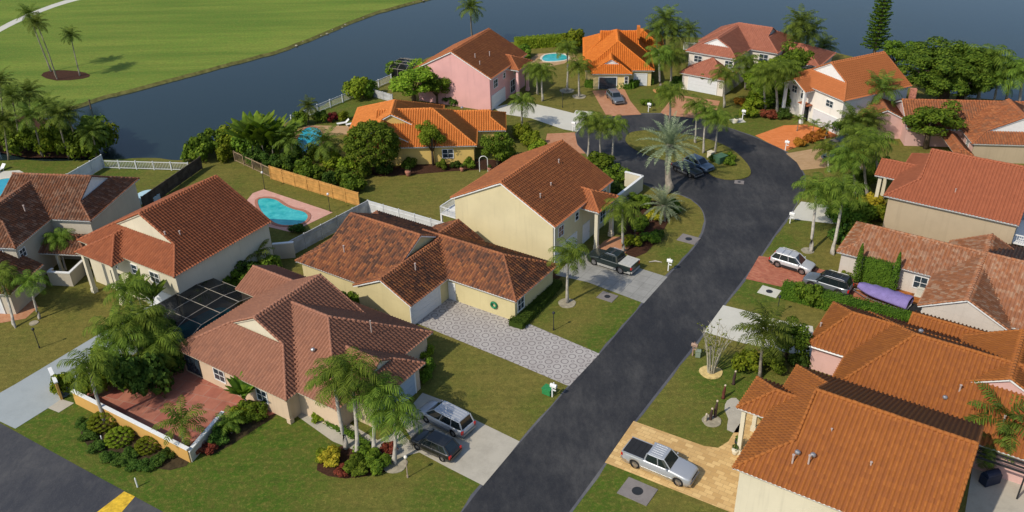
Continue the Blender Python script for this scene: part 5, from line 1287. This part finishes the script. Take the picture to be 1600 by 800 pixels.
    for x in wx:
        for s in (-1, 1):
            t = MB(); pr = [(wr - .11, -.11), (wr - .02, -.11), (wr, -.07), (wr, .07), (wr - .02, .11), (wr - .11, .11)]; N = 20; b = []
            for k in range(N):
                a = 2 * math.pi * k / N; b += [(x + r * math.cos(a), s * (W / 2 - .13) + y, wr + r * math.sin(a)) for r, y in pr]
            t.add(b, [(k * 6 + j, k * 6 + j + 1, ((k + 1) % N) * 6 + j + 1, ((k + 1) % N) * 6 + j) for k in range(N) for j in range(5)]); w = t.build('wheel', M_tyre, root, smooth=True)
            r = MB(); yy = s * (W / 2 - .04)
            r.add([(x, s * (W / 2 - .12), wr)] + [(x + (wr - .1) * math.cos(2 * math.pi * k / 20), s * (W / 2 - .10), wr + (wr - .1) * math.sin(2 * math.pi * k / 20)) for k in range(20)], [(0, 1 + k, 1 + (k + 1) % 20) for k in range(20)])
            for k in range(6):
                a = k * math.pi / 3; ca, sa = math.cos(a), math.sin(a); q = .035; R_ = wr - .1
                r.add([(x - sa * q, yy, wr + ca * q), (x + sa * q, yy, wr - ca * q), (x + ca * R_ + sa * q * .7, yy - s * .03, wr + sa * R_ - ca * q * .7), (x + ca * R_ - sa * q * .7, yy - s * .03, wr + sa * R_ + ca * q * .7)], [(0, 1, 2, 3)])
            r.build('rim', M_rim, w)
    for s in (-1, 1):
        m = MB(); m.ball((hx - .22, s * (W / 2 - .3), hood - .22), (.17, .2, .09), 8, 6); m.build('headlight', M_hl, root)
        m = MB(); m.box(-hx - .015, -hx + .12, s * (W / 2 - .18) - .12, s * (W / 2 - .18) + .12, deckz - .38, deckz - .1); m.build('tail_light', M_tl, root)
        m = MB(); m.ball((gh[0] - .25, s * (W / 2 + .08), belt + .08), (.08, .13, .09), 7, 5); m.build('mirror', pnt, root)
    m = MB(); m.box(hx - .08, hx + .03, -W * .26, W * .26, hood - .36, hood - .17); m.build('grille', M_blackp, root)
    m = MB(); m.box(hx - .16, hx + .06, -W * .43, W * .43, .34, .54); m.build('bumper', lowmat or pnt, root)
    m = MB(); m.box(-hx - .07, -hx + .12, -W * .44, W * .44, .40, .60); m.build('bumper', lowmat or pnt, root)
    if lowmat:
        m = MB()
        for s in (-1, 1): m.box(wx[1] + wr + .1, wx[0] - wr - .1, s * (W / 2 + .012) - .012, s * (W / 2 + .012) + .012, .3, .56); m.box(-hx + .1, wx[1] - wr - .1, s * (W / 2 - .03) - .02, s * (W / 2 - .03) + .02, .35, .62)
        m.build('cladding', lowmat, root)
    if rack:
        m = MB()
        for s in (-1, 1): m.tube([(gh[1] - .3, s * (wrt - .05), zr + .02), (gh[1] - .45, s * (wrt - .05), zr + .08), (gh[2] + .3, s * (wrt - .05), zr + .08), (gh[2] + .2, s * (wrt - .05), zr + .02)], .022, 6)
        for x in (gh[1] - .8, gh[2] + .7): m.tube([(x, -wrt + .05, zr + .08), (x, wrt - .05, zr + .08)], .02, 6)
        m.build('roof_rack', M_chrome, root)
    if bed:
        m = MB(); m.box(bed[0] + .05, bed[1] - .04, -W / 2 + .1, W / 2 - .1, deckz - .02, deckz + .055)
        if not ribs:
            pass
        for k in range(3): x = bed[0] + (bed[1] - bed[0]) * (k + 1) / 4; m.box(x - .02, x + .02, -W / 2 + .12, W / 2 - .12, deckz + .055, deckz + .07)
        m.build('bed_cover', cover or M_blackp, root)
        m = MB()
        for s in (-1, 1): m.box(bed[0], bed[1] - .02, s * (W / 2 - .06) - .035, s * (W / 2 - .06) + .035, deckz - .05, deckz + .08)
        m.build('bed_rail', pnt if cover is None else cover, root)
    return root

car('pickup_truck', 'silver crew cab pickup truck with black bed cover on the yellow cobble driveway', 'pickup truck', (1030, 733), (991, 736), (1057.5, 764), P_silver, L=5.85, W=2.0, H=1.88, wb=3.68, wr=.40, belt=1.22, hood=1.12, gh=(1.25, .62, -.78, -.95), deck=1.22, bed=(-2.88, -.98), ribs=6, wfx=1.98, lowmat=M_chrome)
car('minivan', 'silver minivan with tinted windows parked beside the black hatchback', 'minivan', (698, 662), (722, 674), (668, 646), P_silver, L=5.0, W=1.95, H=1.72, wb=3.0, wr=.33, belt=1.02, hood=.95, gh=(1.62, .72, -2.1, -2.38), ribs=5, lowmat=P_grey)
car('hatchback', 'black hatchback parked on the concrete driveway under the front palms', 'car', (681, 703), (703, 714), (655, 692), P_black, L=4.15, W=1.76, H=1.5, wb=2.55, wr=.31, belt=.95, hood=.88, gh=(1.15, .45, -1.4, -1.9))
car('pickup_truck', 'black and silver pickup truck with pale bed cover on the scored driveway', 'pickup truck', (957, 416), (977, 422), (928, 406), P_dgreen, L=5.6, W=2.0, H=1.86, wb=3.3, wr=.40, belt=1.2, hood=1.12, gh=(1.35, .75, -.9, -1.15), deck=1.25, bed=(-2.78, -1.2), lowmat=m_plain('silver cladding', (.33, .33, .31), .5, .4), cover=m_plain('grey bed cover', (.42, .42, .39), .6, .3), wfx=1.85, rack=True)
car('suv', 'light silver crossover on the red brick driveway near the street', 'car', (1237, 418), (1214, 411), (1257, 424), P_lsilver, L=4.6, W=1.85, H=1.68, wb=2.7, wr=.36, belt=1.05, hood=.98, gh=(1.2, .45, -1.75, -2.15), lowmat=M_blackp, rack=True)
car('suv', 'dark grey off roader with a black roof beside the clipped hedge', 'car', (1292, 451), (1325, 460), (1262, 441), P_grey, L=4.75, W=1.88, H=1.82, wb=2.8, wr=.38, belt=1.1, hood=1.02, gh=(1.1, .55, -1.95, -2.25), roofmat=P_black, rack=True, lowmat=M_blackp)
car('sedan', 'grey estate car on the terracotta brick driveway before the vivid orange roof', 'car', (961, 157), (952, 148), (969, 166), P_grey, L=4.7, W=1.8, H=1.45, wb=2.7, wr=.32, belt=.92, hood=.88, gh=(1.05, .35, -1.6, -2.1))
car('sedan', 'dark open car standing on the loop road beside the traffic island', 'car', (1073, 270), (1058, 262), (1095, 279), P_black, L=4.4, W=1.8, H=1.3, wb=2.6, wr=.33, belt=.92, hood=.88, gh=(.8, .3, -.9, -1.5), lowmat=M_chrome)
car('sedan', 'dark teal car under the palms at the edge of the traffic island', 'car', (1091, 262), (1080, 258), (1103, 268), P_blue, L=4.3, W=1.78, H=1.45, wb=2.6, wr=.32, belt=.92, hood=.88, gh=(1.0, .35, -1.4, -1.9))
car('suv', 'black car at the end of the tan driveway beneath the cluster palms', 'car', (1318, 228), (1335, 225), (1302, 232), P_black, L=4.7, W=1.85, H=1.55, wb=2.75, wr=.34, belt=1.0, hood=.93, gh=(1.1, .4, -1.7, -2.15), rack=True)
car('sedan', 'blue grey car on the tan driveway behind the small round palm', 'car', (1309, 247), (1326, 243), (1293, 252), P_blue, L=4.6, W=1.82, H=1.48, wb=2.7, wr=.33, belt=.95, hood=.9, gh=(1.05, .4, -1.5, -2.0))

# covered boat on its trailer
def boat(c, rear, front):
    g = at(*c); d = at(*front) - at(*rear); root = thing('covered_boat', g, math.atan2(d.y, d.x), 'boat under a purple cover on a trailer beside the clipped hedge', 'boat')
    def hull(z0, z1, k, puff):
        m = MB(); rows = []
        for i in range(15):
            t = i / 14; x = -2.6 + 5.2 * t; w = 1.05 * (1 - .62 * max(0, (t - .55) / .45) ** 2.0)
            sec = [(w * .55 * k, z0 + .3 * t * t), (w * k, (z0 + z1) / 2 + .1 * t), (w * 1.0, z1 + .12 * t), (w * .6, z1 + puff * (1 - .35 * t) + .06 * math.sin(i * 2.1)), (0, z1 + puff * 1.2 * (1 - .35 * t) + .05 * math.sin(i * 1.3))]
            rows.append([(x, y, z) for y, z in sec] + [(x, -y, z) for y, z in sec[-2::-1]])
        n = len(rows[0]); m.v = [p for r in rows for p in r]
        m.f = [(i * n + j, i * n + j + 1, (i + 1) * n + j + 1, (i + 1) * n + j) for i in range(14) for j in range(n - 1)] + [tuple(range(n)), tuple(range(14 * n + n - 1, 14 * n - 1, -1))]; m.m = [0] * len(m.f)
        return m
    hull(.55, 1.05, .8, .02).build('hull', M_white, root, smooth=True)
    cv = hull(.80, 1.09, 1.04, .5); cv.build('cover', m_plain('purple boat cover', (.20, .16, .36), .8, .2, var=.15, scale=2, bump=.3), root, smooth=True)
    m = MB()
    for s in (-1, 1): m.box(-2.4, 1.6, s * .7 - .04, s * .7 + .04, .42, .52); m.tube([(1.6, s * .7, .47), (3.3, 0, .47)], .04, 6)
    for x in (-2, -.5, 1.4): m.box(x - .04, x + .04, -.7, .7, .42, .5)
    m.build('trailer', M_metal, root)
    for s in (-1, 1):
        t = MB(); t.tube([(-.8, s * .82 - .08, .3), (-.8, s * .82 + .08, .3)], .3, 16); t.build('wheel', M_tyre, root)
boat((1378, 474), (1404, 482), (1350, 463))

# ------------------------------------------------------------------ fences, walls and small things
M_vinyl = m_plain('white vinyl', (.60, .62, .63), .6, .3, var=.12, scale=.8)
M_wfence = m_plain('grey white boards', (.42, .43, .44), .85, .2, var=.25, scale=.9)
M_wood = m_plain('orange timber', (.50, .27, .08), .85, .2, var=.25, scale=1.4)
M_oldw = m_plain('dark old timber', (.075, .062, .05), .95, .1, var=.4, scale=1.2)
M_lat = m_plain('pale lattice timber', (.30, .22, .14), .9, .2, var=.3)
def fence(name, a, b, h, mat, label, style='board', za=0, post=2.4, cat='fence', pw=.12, group=None):
    A, B = at(*a), at(*b); d = B - A; L = d.length; rz = math.atan2(d.y, d.x); root = thing(name, A, rz, label, cat, group)
    m = MB()
    if style == 'board':
        n = int(L / .16)
        for i in range(n): m.box(i * L / n + .008, (i + 1) * L / n - .008, -.012, .012, .05, h - .05 + random.uniform(-.012, .012))
        m.box(0, L, -.05, -.013, h * .25, h * .25 + .08); m.box(0, L, -.05, -.013, h * .75, h * .75 + .08)
        m.box(0, L, -.05, .05, h - .04, h + .03); m.build('panel', mat, root)
    elif style == 'slat':   # horizontal boards with rails and posts on the visible side
        m.box(0, L, -.012, .012, .05, h)
        for z in (h * .12, h * .5, h * .85): m.box(0, L, -.07, -.013, z, z + .1)
        n = int(L / .14)
        for i in range(n): m.box(i * L / n, i * L / n + .015, -.018, -.013, .05, h)
        m.box(0, L, -.06, .06, h, h + .05); m.build('panel', mat, root)
    elif style == 'rail':
        m.box(0, L, -.03, .03, h - .1, h); m.box(0, L, -.03, .03, .12, .2)
        n = int(L / .22)
        for i in range(n): m.box(i * L / n, i * L / n + .04, -.015, .015, .2, h - .1)
        m.build('rails', mat, root)
    elif style == 'solid':
        m.box(0, L, -.1, .1, 0, h); m.build('panel', mat, root); m = MB(); m.box(-.03, L + .03, -.16, .16, h + .002, h + .12); m.build('coping', M_white, root)
    if style != 'solid':
        k = max(1, round(L / post))
        for i in range(k + 1):
            q = MB(); x = i * L / k; q.box(x - pw / 2, x + pw / 2, -pw / 2 - .02, pw / 2 + .02, 0, h + .1); q.build('post', mat, root)
    return root
fence('vinyl_fence', (110, 293), (163, 262), 1.9, M_vinyl, 'tall white vinyl fence slanting behind the left edge house roof')
fence('rail_fence', (160, 263), (296, 267), 1.2, M_vinyl, 'white see through rail fence between the small lawn and the lake', 'rail', post=2.6)
fence('dark_fence', (226, 328), (316, 264), 1.8, M_oldw, 'dark weathered board fence running up to the lake left of the terracotta roof')
fence('lattice_fence', (368, 252), (426, 279), 1.5, M_lat, 'pale weathered fence section joining the orange timber fence', 'rail', post=2.2)
fence('timber_fence', (424, 280), (562, 323), 1.9, M_wood, 'long orange timber fence between the kidney pool and the orange house garden', 'slat')
fence('board_fence', (452, 402), (577, 335), 1.9, M_wfence, 'greying white board fence beside the kidney pool lawn')
fence('board_fence', (577, 335), (700, 372), 1.9, M_vinyl, 'white board fence behind the weathered ranch roof')
fence('lake_fence', (456, 193), (536, 160), 1.3, M_vinyl, 'white lakeside fence left of the big lime shrub', 'rail', post=2.6)
fence('lake_fence', (572, 145), (612, 128), 1.3, M_vinyl, 'white lakeside fence right of the big lime shrub', 'rail', post=2.6)
fence('lake_fence', (536, 160), (572, 145), 1.3, M_vinyl, 'white lakeside fence behind the big lime shrub', 'rail', post=2.6)
fence('picket_fence', (585, 152), (614, 160), 1.3, M_wfence, 'short grey picket fence behind the orange roof', 'board')
fence('white_rail', (1068, 78), (1100, 80), 1.4, M_vinyl, 'white railing by the lake left of the rose roof', 'rail')
fence('garden_wall', (976, 290), (1003, 297), 1.9, W_cream, 'cream garden wall with white coping beside the loop road', 'solid', cat='wall')
fence('garden_wall', (1003, 297), (962, 330), 1.9, W_cream, 'cream garden wall slanting towards the sand yellow house', 'solid', cat='wall')
fence('ochre_wall', (120, 630), (299, 722), 1.35, W_och, 'long ochre garden wall with white coping around the red patio', 'solid', cat='wall')
fence('ochre_wall', (299, 722), (352, 660), 1.1, W_gcream, 'curved grey end of the garden wall going up to the patio plants', 'solid', cat='wall')
fence('gate_pier', (97, 625), (87, 602), 1.9, W_och, 'ochre gate wall with white top beside the grey driveway', 'solid', cat='wall')
fence('white_gate', (1326, 212), (1352, 222), 1.5, M_vinyl, 'white gate panels between the white house and the pink walled one', 'rail', cat='gate')
fence('side_fence', (430, 405), (462, 402), 1.9, W_gcream, 'pale end wall of the fence by the terracotta roofed house', 'solid', cat='wall')
fence('yellow_fence', (437, 437), (470, 452), 1.6, m_plain('yellow green boards', (.48, .44, .22), .8, .2, var=.15), 'yellow green board fence behind the rose brown roof', 'board')

# pool cages
M_screen = NT('insect screen'); _w = M_screen
_tr = _w.n('BsdfTransparent'); _tr.inputs[0].default_value = (.5, .5, .5, 1); _mx = _w.n('MixShader'); _mx.inputs[0].default_value = .5
_w.fin((.012, .014, .016), .7, .2); _w.link(_tr.outputs[0], _mx.inputs[1]); _w.link(_w.p.outputs[0], _mx.inputs[2]); _w.link(_mx.outputs[0], _w.out.inputs[0]); M_screen = _w.m
M_alu = m_plain('pale frame', (.30, .27, .22), .5, .4)
def cage(house, u0, u1, v0, v1, h, label, nx, frame=None):
    root = thing('pool_cage', house.o, house.th, label, 'pool cage'); m = MB(); f = MB(); r = .032
    w = v1 - v0; q = w * .24
    prof = [(v0, 0), (v0, h * .72), (v0 + q, h), (v1 - q, h), (v1, h * .86)] if True else 0
    for i in range(nx + 1):
        u = u0 + (u1 - u0) * i / nx
        f.tube([(u, a, b) for a, b in prof], r, 6)
    for a, b in prof[1:]: f.tube([(u0, a, b), (u1, a, b)], r, 6)
    f.tube([(u0, v0 + w / 2, h), (u1, v0 + w / 2, h)], r, 6)
    for (a, b), (c, d) in zip(prof[:-1], prof[1:]): m.add([(u0, a, b), (u1, a, b), (u1, c, d), (u0, c, d)], [(0, 1, 2, 3)])
    for u in (u0, u1): m.add([(u, a, b) for a, b in prof] + [(u, v1, 0)], [(0, 1, 2, 3, 4, 5)])
    m.build('screen', M_screen, root); f.build('frame', frame or M_alu, root)
    return root
c3 = cage(H3, -21.5, -14.9, 1.6, 10.5, 2.9, 'dark screened pool cage with pale frame attached to the peach ranch house', 3)
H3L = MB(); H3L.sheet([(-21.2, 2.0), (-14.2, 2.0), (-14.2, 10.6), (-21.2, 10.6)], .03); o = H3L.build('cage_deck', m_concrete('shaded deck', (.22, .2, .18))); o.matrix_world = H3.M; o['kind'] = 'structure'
H3L = MB(); H3L.sheet([(p.x, p.y) for p in smooth_poly([(-20, 3.4), (-16.4, 3.2), (-15.8, 6), (-16.6, 9.2), (-19.6, 9.4), (-20.4, 6.5)], 4)], .05); o = H3L.build('swimming_pool', M_deepw); o.matrix_world = H3.M; tag(o, 'deep blue pool inside the dark screened cage', 'pool')
H7o = at(640, 116); cage_h = type('X', (), {})(); cage_h.o = Vector((H7o.x, H7o.y, 0)); cage_h.th = R(90 - 116)
cage(cage_h, -2.5, 2.5, -2.5, 2.5, 2.2, 'small dark screened cage behind the pink house by the water', 3)

# lamp posts, letter boxes, covers, boxes
def lamp(x, y, h, label, mat=None, head=None, group=None, two=False):
    g = at(x, y); root = thing('garden_lamp', g, 0, label, 'lamp', group); m = MB()
    m.tube([(0, 0, 0), (0, 0, .25), (0, 0, .26), (0, 0, h)], [.07, .07, .04, .035], 8); m.build('post', mat or M_dark, root)
    q = MB(); q.ball((0, 0, h + .14), (.15, .15, .16), 10, 7); q.build('globe', head or M_white, root); return root
lamp(414, 296, 2.3, 'dark lamp post with white globe at the left end of the kidney pool deck'); lamp(516, 331, 2.3, 'dark lamp post with white globe at the right end of the kidney pool deck')
lamp(865, 516, 1.9, 'plain black post on the lawn beside the ring patterned driveway', head=M_dark); lamp(62, 544, 2.1, 'thin dark post on the lawn beside the grey driveway', head=M_dark)
lamp(1214, 492, 2.0, 'dark post on the lawn before the long clipped hedge', head=M_dark); lamp(879, 168, 2.2, 'dark post on the lawn below the pink house palms', head=M_dark)
lamp(991, 386, 2.0, 'dark lamp post between the shrubs near the black pickup', head=M_dark)
lamp(637, 746, 2.0, 'pale wooden post lamp on the lawn before the front palm bed', m_plain('pale wood post', (.36, .28, .22), .8, .2), m_plain('lamp glass', (.7, .66, .6), .3, .4))
def letter_box(x, y, label, mat=None, h=1.15):
    mat = mat or M_white; g = at(x, y); root = thing('letter_box', g, 1.0, label, 'letter box'); m = MB()
    m.box(-.05, .05, -.05, .05, 0, h); m.box(-.05, .05, -.35, .05, h - .38, h - .3); m.build('post', mat, root)
    q = MB(); q.box(-.14, .14, -.42, .18, h, h + .18)
    q.tube([(0, -.42, h + .18), (0, .18, h + .18)], .14, 12); q.build('box', mat, root)
    f = MB(); f.box(.15, .17, -.1, 0, h + .1, h + .36); f.build('flag', mat, root); return root
letter_box(1044, 423, 'white letter box on a post at the scored driveway corner'); letter_box(863, 620, 'white letter box beside the green bin by the street')
letter_box(1013, 175, 'white letter box on the lawn before the brick driveway'); letter_box(1227, 235, 'white letter box by the orange driveway')
letter_box(1234, 349, 'white letter box at the white concrete driveway on the right'); letter_box(895, 205, 'white letter box at the end of the far concrete driveway'); letter_box(1160, 186, 'white letter box on the lawn before the rose roofed house')
letter_box(1082, 556, 'letter box on a brown post beside the bare many stemmed tree', m_plain('brown and white box', (.30, .2, .15), .6, .3, var=.5, scale=5))
def cover(x, y, s, label, mat, rot=.6, inner=True):
    g = at(x, y); root = thing('drain_slab', g, rot, label, 'drain cover'); m = MB(); m.box(-s, s, -s * .8, s * .8, 0, .06); m.build('slab', mat, root)
    q = MB(); q.tube([(0, 0, .05), (0, 0, .075)], s * .35, 14); q.build('lid', M_dark if inner else mat, root)
M_slab = m_concrete('old slab', (.22, .20, .19), stain=.6)
cover(996, 768, 1.25, 'square concrete slab with round lid on the lawn below the silver pickup', M_slab, -.6); cover(949, 464, .9, 'dark drain slab with debris on the lawn beside the single palm', M_slab, -.6)
cover(1076, 374, 1.1, 'dark drain slab at the road edge right of the black pickup', M_slab, -.6); cover(1202, 456, 1.0, 'pale utility slab on the lawn near the red brick driveway', M_concw, -.6)
cover(1152, 189, 1.0, 'pale manhole slab on the far lawn by the letter box', M_concw, .2, False); cover(911, 178, 1.4, 'square white slab with a dark hole by the far concrete driveway', M_concw, -.3); cover(1155, 285, .6, 'small drain at the tip of the traffic island', M_slab, -.3)
cover(545, 0, .1, 'tiny sprinkler cover on the far fairway', M_slab) if False else None
def gbox(x, y, sx, sy, sz, label, col, name='utility_box', cat='utility box', rot=.6):
    g = at(x, y); root = thing(name, g, rot, label, cat); m = MB(); m.box(-sx, sx, -sy, sy, .08, sz); m.build('body', col, root)
    q = MB(); q.box(-sx - .04, sx + .04, -sy - .04, sy + .04, sz + .002, sz + .08); q.build('lid', col, root)
    if cat != 'bin': p = MB(); p.box(-sx - .15, sx + .15, -sy - .15, sy + .15, 0, .078); p.build('base', M_concw, root)
gbox(1125, 254, .75, .6, 1.0, 'green utility box between the island shrubs', m_plain('utility green', (.06, .13, .07), .5, .3)); gbox(1110, 247, .35, .35, .9, 'cream utility pedestal at the left of the island shrubs', W_cream)
gbox(856, 615, .4, .35, .62, 'green bin beside the white letter box by the street', m_plain('bin green', (.03, .22, .07), .5, .3), 'garden_bin', 'bin', -.6)
gbox(1090, 558, .22, .2, .7, 'small grey green bin beside the bare many stemmed tree', m_plain('grey green', (.22, .27, .2), .6, .3), 'garden_bin', 'bin', -.2)
gbox(1500, 560 - 30, 1.1, .5, 1.3, 'grey flat unit in the gap of the deep orange roof', m_plain('unit grey', (.15, .15, .17), .6, .3)) if False else None
gbox(641, 500, .35, .3, .8, 'pale air conditioner by the corner of the weathered roof house', W_cream, 'air_conditioner', 'air conditioner')
# marker posts
def marker(x, y, h, label):
    g = at(x, y); m = MB(); m.tube([(0, 0, 0), (0, 0, h * .9), (0, 0, h)], [.06, .06, .02], 8); o = m.build('marker_post', M_white); o.location = g; tag(o, label, 'post')
marker(215, 761, 1.0, 'white marker post on the green lawn near the crossing road'); marker(160, 689, .6, 'short white marker between the clipped mounds')
# rings of pebbles under palms
def ring(x, y, r, label, mat=None):
    g = at(x, y); m = MB(); m.prism([(r * math.cos(t) * (1 + .05 * math.sin(5 * t)), r * math.sin(t)) for t in [2 * math.pi * k / 20 for k in range(20)]], 0, .06); o = m.build('stone_ring', mat or M_rock); o.location = g; tag(o, label, 'tree ring')
ring(886, 474, .9, 'pebble ring under the single palm by the scored driveway'); ring(886, 142, 1.2, 'pale stone ring round the tallest palm beside the pink house'); ring(905, 151, 1.1, 'pale stone ring round the right palm beside the pink house')
ring(53, 505, .45, 'small pale stone patch under the short left palm'); ring(617, 726, 1.0, 'stone ring at the foot of the right front palm'); ring(1262, 392, .7, 'pale stone ring under the left tall lawn palm'); ring(1185, 186 - 30, .9, 'stone edging under the far front palm')
ring(1034, 142, 1.4, 'orange stone ring under the palms between the far houses', m_plain('orange chips', (.5, .25, .1), .9, .1))
# flower pots and garden figures on the right lawn
def figure(x, y, h, label, col):
    g = at(x, y); root = thing('garden_figure', g, 0, label, 'ornament'); m = MB()
    m.tube([(0, 0, 0), (0, 0, .12), (0, 0, h * .45), (.04, 0, h * .75), (.05, 0, h * .86)], [.2, .12, .15, .1, .06], 8); m.build('body', col, root, smooth=True)
    q = MB(); q.ball((.06, 0, h * .93), .1, 8, 6); q.build('head', m_plain('pale figure top', (.5, .42, .32), .8, .2), root)
Mf = m_plain('dark figure', (.05, .03, .025), .7, .3)
figure(1146, 600, 1.5, 'slim dark statue with pale head near the lawn hedge', Mf); figure(1130, 622, 1.5, 'dark brown statue on the lawn beside the curved path', m_plain('brown figure', (.10, .03, .02), .7, .3))
figure(1117, 652, 1.9, 'tallest dark statue in the group on the right lawn', Mf); figure(1110, 656, 1.3, 'middle dark statue in the group on the right lawn', Mf); figure(1102, 658, .8, 'squat grey stone beside the dark lawn statues', M_rock)
ring(1112, 658, .8, 'pale stones under the dark lawn statues')
def urn(x, y, s, label, col):
    g = at(x, y); root = thing('flower_pot', g, 0, label, 'pot'); m = MB(); m.tube([(0, 0, 0), (0, 0, .1 * s), (0, 0, .45 * s), (0, 0, .55 * s)], [.16 * s, .2 * s, .3 * s, .28 * s], 12); m.build('pot', col, root, smooth=True)
    q = MB(); leaf_cloud(q, random.Random(int(x)), (0, 0, .75 * s), (.3 * s, .3 * s, .3 * s), 90, .16); q.build('plant', L_dark, root)
urn(1153, 698, 1.1, 'dark plant in a pot at the corner of the big orange roof', M_dark); urn(1148, 710, 1.0, 'pot with white flowers below the big orange roof corner', W_cream)
urn(1150, 192, 1.2, 'potted plant on the far lawn', W_cream); urn(722, 268, 1.0, 'pot at the left of the white garden arch', M_cop); urn(765, 268, 1.0, 'pot at the right of the white garden arch', M_cop); urn(638, 275, 1.4, 'ring of terracotta edging with a small plant on the yellow house lawn', M_cop)
# white garden arch
g0 = at(756, 268); root = thing('garden_arch', g0, 0, 'white arched gate below the tree at the corner of the orange roofed house', 'arch'); m = MB()
pts = [(-.55, 0, 0), (-.55, 0, 1.7)] + [(-.55 * math.cos(t), 0, 1.7 + .55 * math.sin(t)) for t in [math.pi * k / 10 for k in range(1, 10)]] + [(.55, 0, 1.7), (.55, 0, 0)]
m.tube(pts, .05, 6); m.build('frame', M_white, root); q = MB()
for k in range(5): q.tube([(-.4 + k * .2, 0, .1), (-.4 + k * .2, 0, 1.9)], .018, 5)
q.build('bars', M_dark, root)
# round above ground tub behind the left house
g0 = at(233, 312); root = thing('paddling_pool', g0, 0, 'round pale blue raised pool beside the left edge house', 'pool'); m = MB(); m.tube([(0, 0, 0), (0, 0, .75)], 1.45, 24); m.build('wall', m_plain('pale blue liner', (.42, .52, .56), .5, .4), root)
m = MB(); m.tube([(0, 0, .752), (0, 0, .80)], [1.33, 1.33], 24); m.build('water', m_plain('pale tub water', (.42, .60, .66), .1, .5, var=.1), root)
# loungers by pools
def lounger(x, y, rz, label):
    g = at(x, y); root = thing('sun_lounger', g, rz, label, 'sun lounger', 'white sun loungers'); m = MB(); m.box(-.9, .5, -.3, .3, .3, .36); m.build('seat', M_white, root)
    b = MB(); b.add([(.5, -.3, .33), (.5, .3, .33), (1.0, .3, .75), (1.0, -.3, .75), (.5, -.3, .38), (.5, .3, .38), (.98, .3, .80), (.98, -.3, .80)], [(3, 2, 1, 0), (4, 5, 6, 7), (0, 1, 5, 4), (1, 2, 6, 5), (2, 3, 7, 6), (3, 0, 4, 7)]); b.build('backrest', M_white, root)
    for ax in (-.8, .4):
        for ay in (-.25, .25): l = MB(); l.box(ax - .03, ax + .03, ay - .03, ay + .03, 0, .3); l.build('leg', M_white, root)
lounger(536, 195, .4, 'white sun lounger left of the orange roof corner'); lounger(550, 196, .5, 'white sun lounger nearest the orange roof corner'); lounger(0, 268, 1.2, 'white sun lounger at the left picture edge above the teal pool')
# table with dark beams beside the big orange roof
g0 = at(1563, 735); root = thing('pergola', g0, R(90 - 124.5), 'dark slatted pergola beside the big orange roof in the bottom right corner', 'pergola'); m = MB()
for i in range(9): m.box(-2.3, 1.6, -2.6 + i * .55, -2.52 + i * .55, 2.45, 2.6)
m.build('slats', M_dark, root); m = MB()
for x in (-2.2, 1.5): m.box(x - .06, x + .06, -2.7, 1.9, 2.32, 2.448)
m.build('beam', M_dark, root)
for x, y in ((-2.2, -2.6), (1.5, -2.6), (-2.2, 1.8), (1.5, 1.8)):
    m = MB(); m.box(x - .06, x + .06, y - .06, y + .06, 0, 2.318); m.build('post', M_dark, root)
g0 = at(1545, 755); root = thing('barbecue_grill', g0, .3, 'blue black covered barbecue on the patio beside the pergola', 'barbecue'); m = MB(); m.box(-.7, .7, -.35, .35, .1, .95); m.build('body', m_plain('navy cover', (.012, .02, .045), .6, .3), root)
m = MB(); m.tube([(-.6, 0, .95), (.6, 0, .95)], .33, 12); m.build('lid', m_plain('navy lid', (.015, .025, .055), .5, .3), root)
# leaning trailer / bins by grey garage
gbox(1425, 487, .9, .6, .5, 'black plastic container beside the white gable wall', M_blackp, 'storage_box', 'box', -.6)
gbox(1440, 462, .5, .4, .9, 'pale box in the shaded entrance of the grey garage', M_concw, 'storage_box', 'box', -.6)
# lone post standing in the lake
g0 = at(142, 170, WZ); m = MB(); m.tube([(0, 0, -.6), (.1, 0, 1.6)], .12, 8); o = m.build('mooring_post', M_bark); o.location = g0; tag(o, 'lone dark post standing in the lake above the left grove', 'post')
# piece of driftwood on the lawn
g0 = at(1024, 410); m = MB(); m.tube([(-.7, 0, .08), (0, .1, .12), (.7, -.1, .06)], [.05, .09, .04], 7); o = m.build('driftwood', M_trunkw); o.location = g0; tag(o, 'small pale log lying on the lawn by the white letter box', 'log')
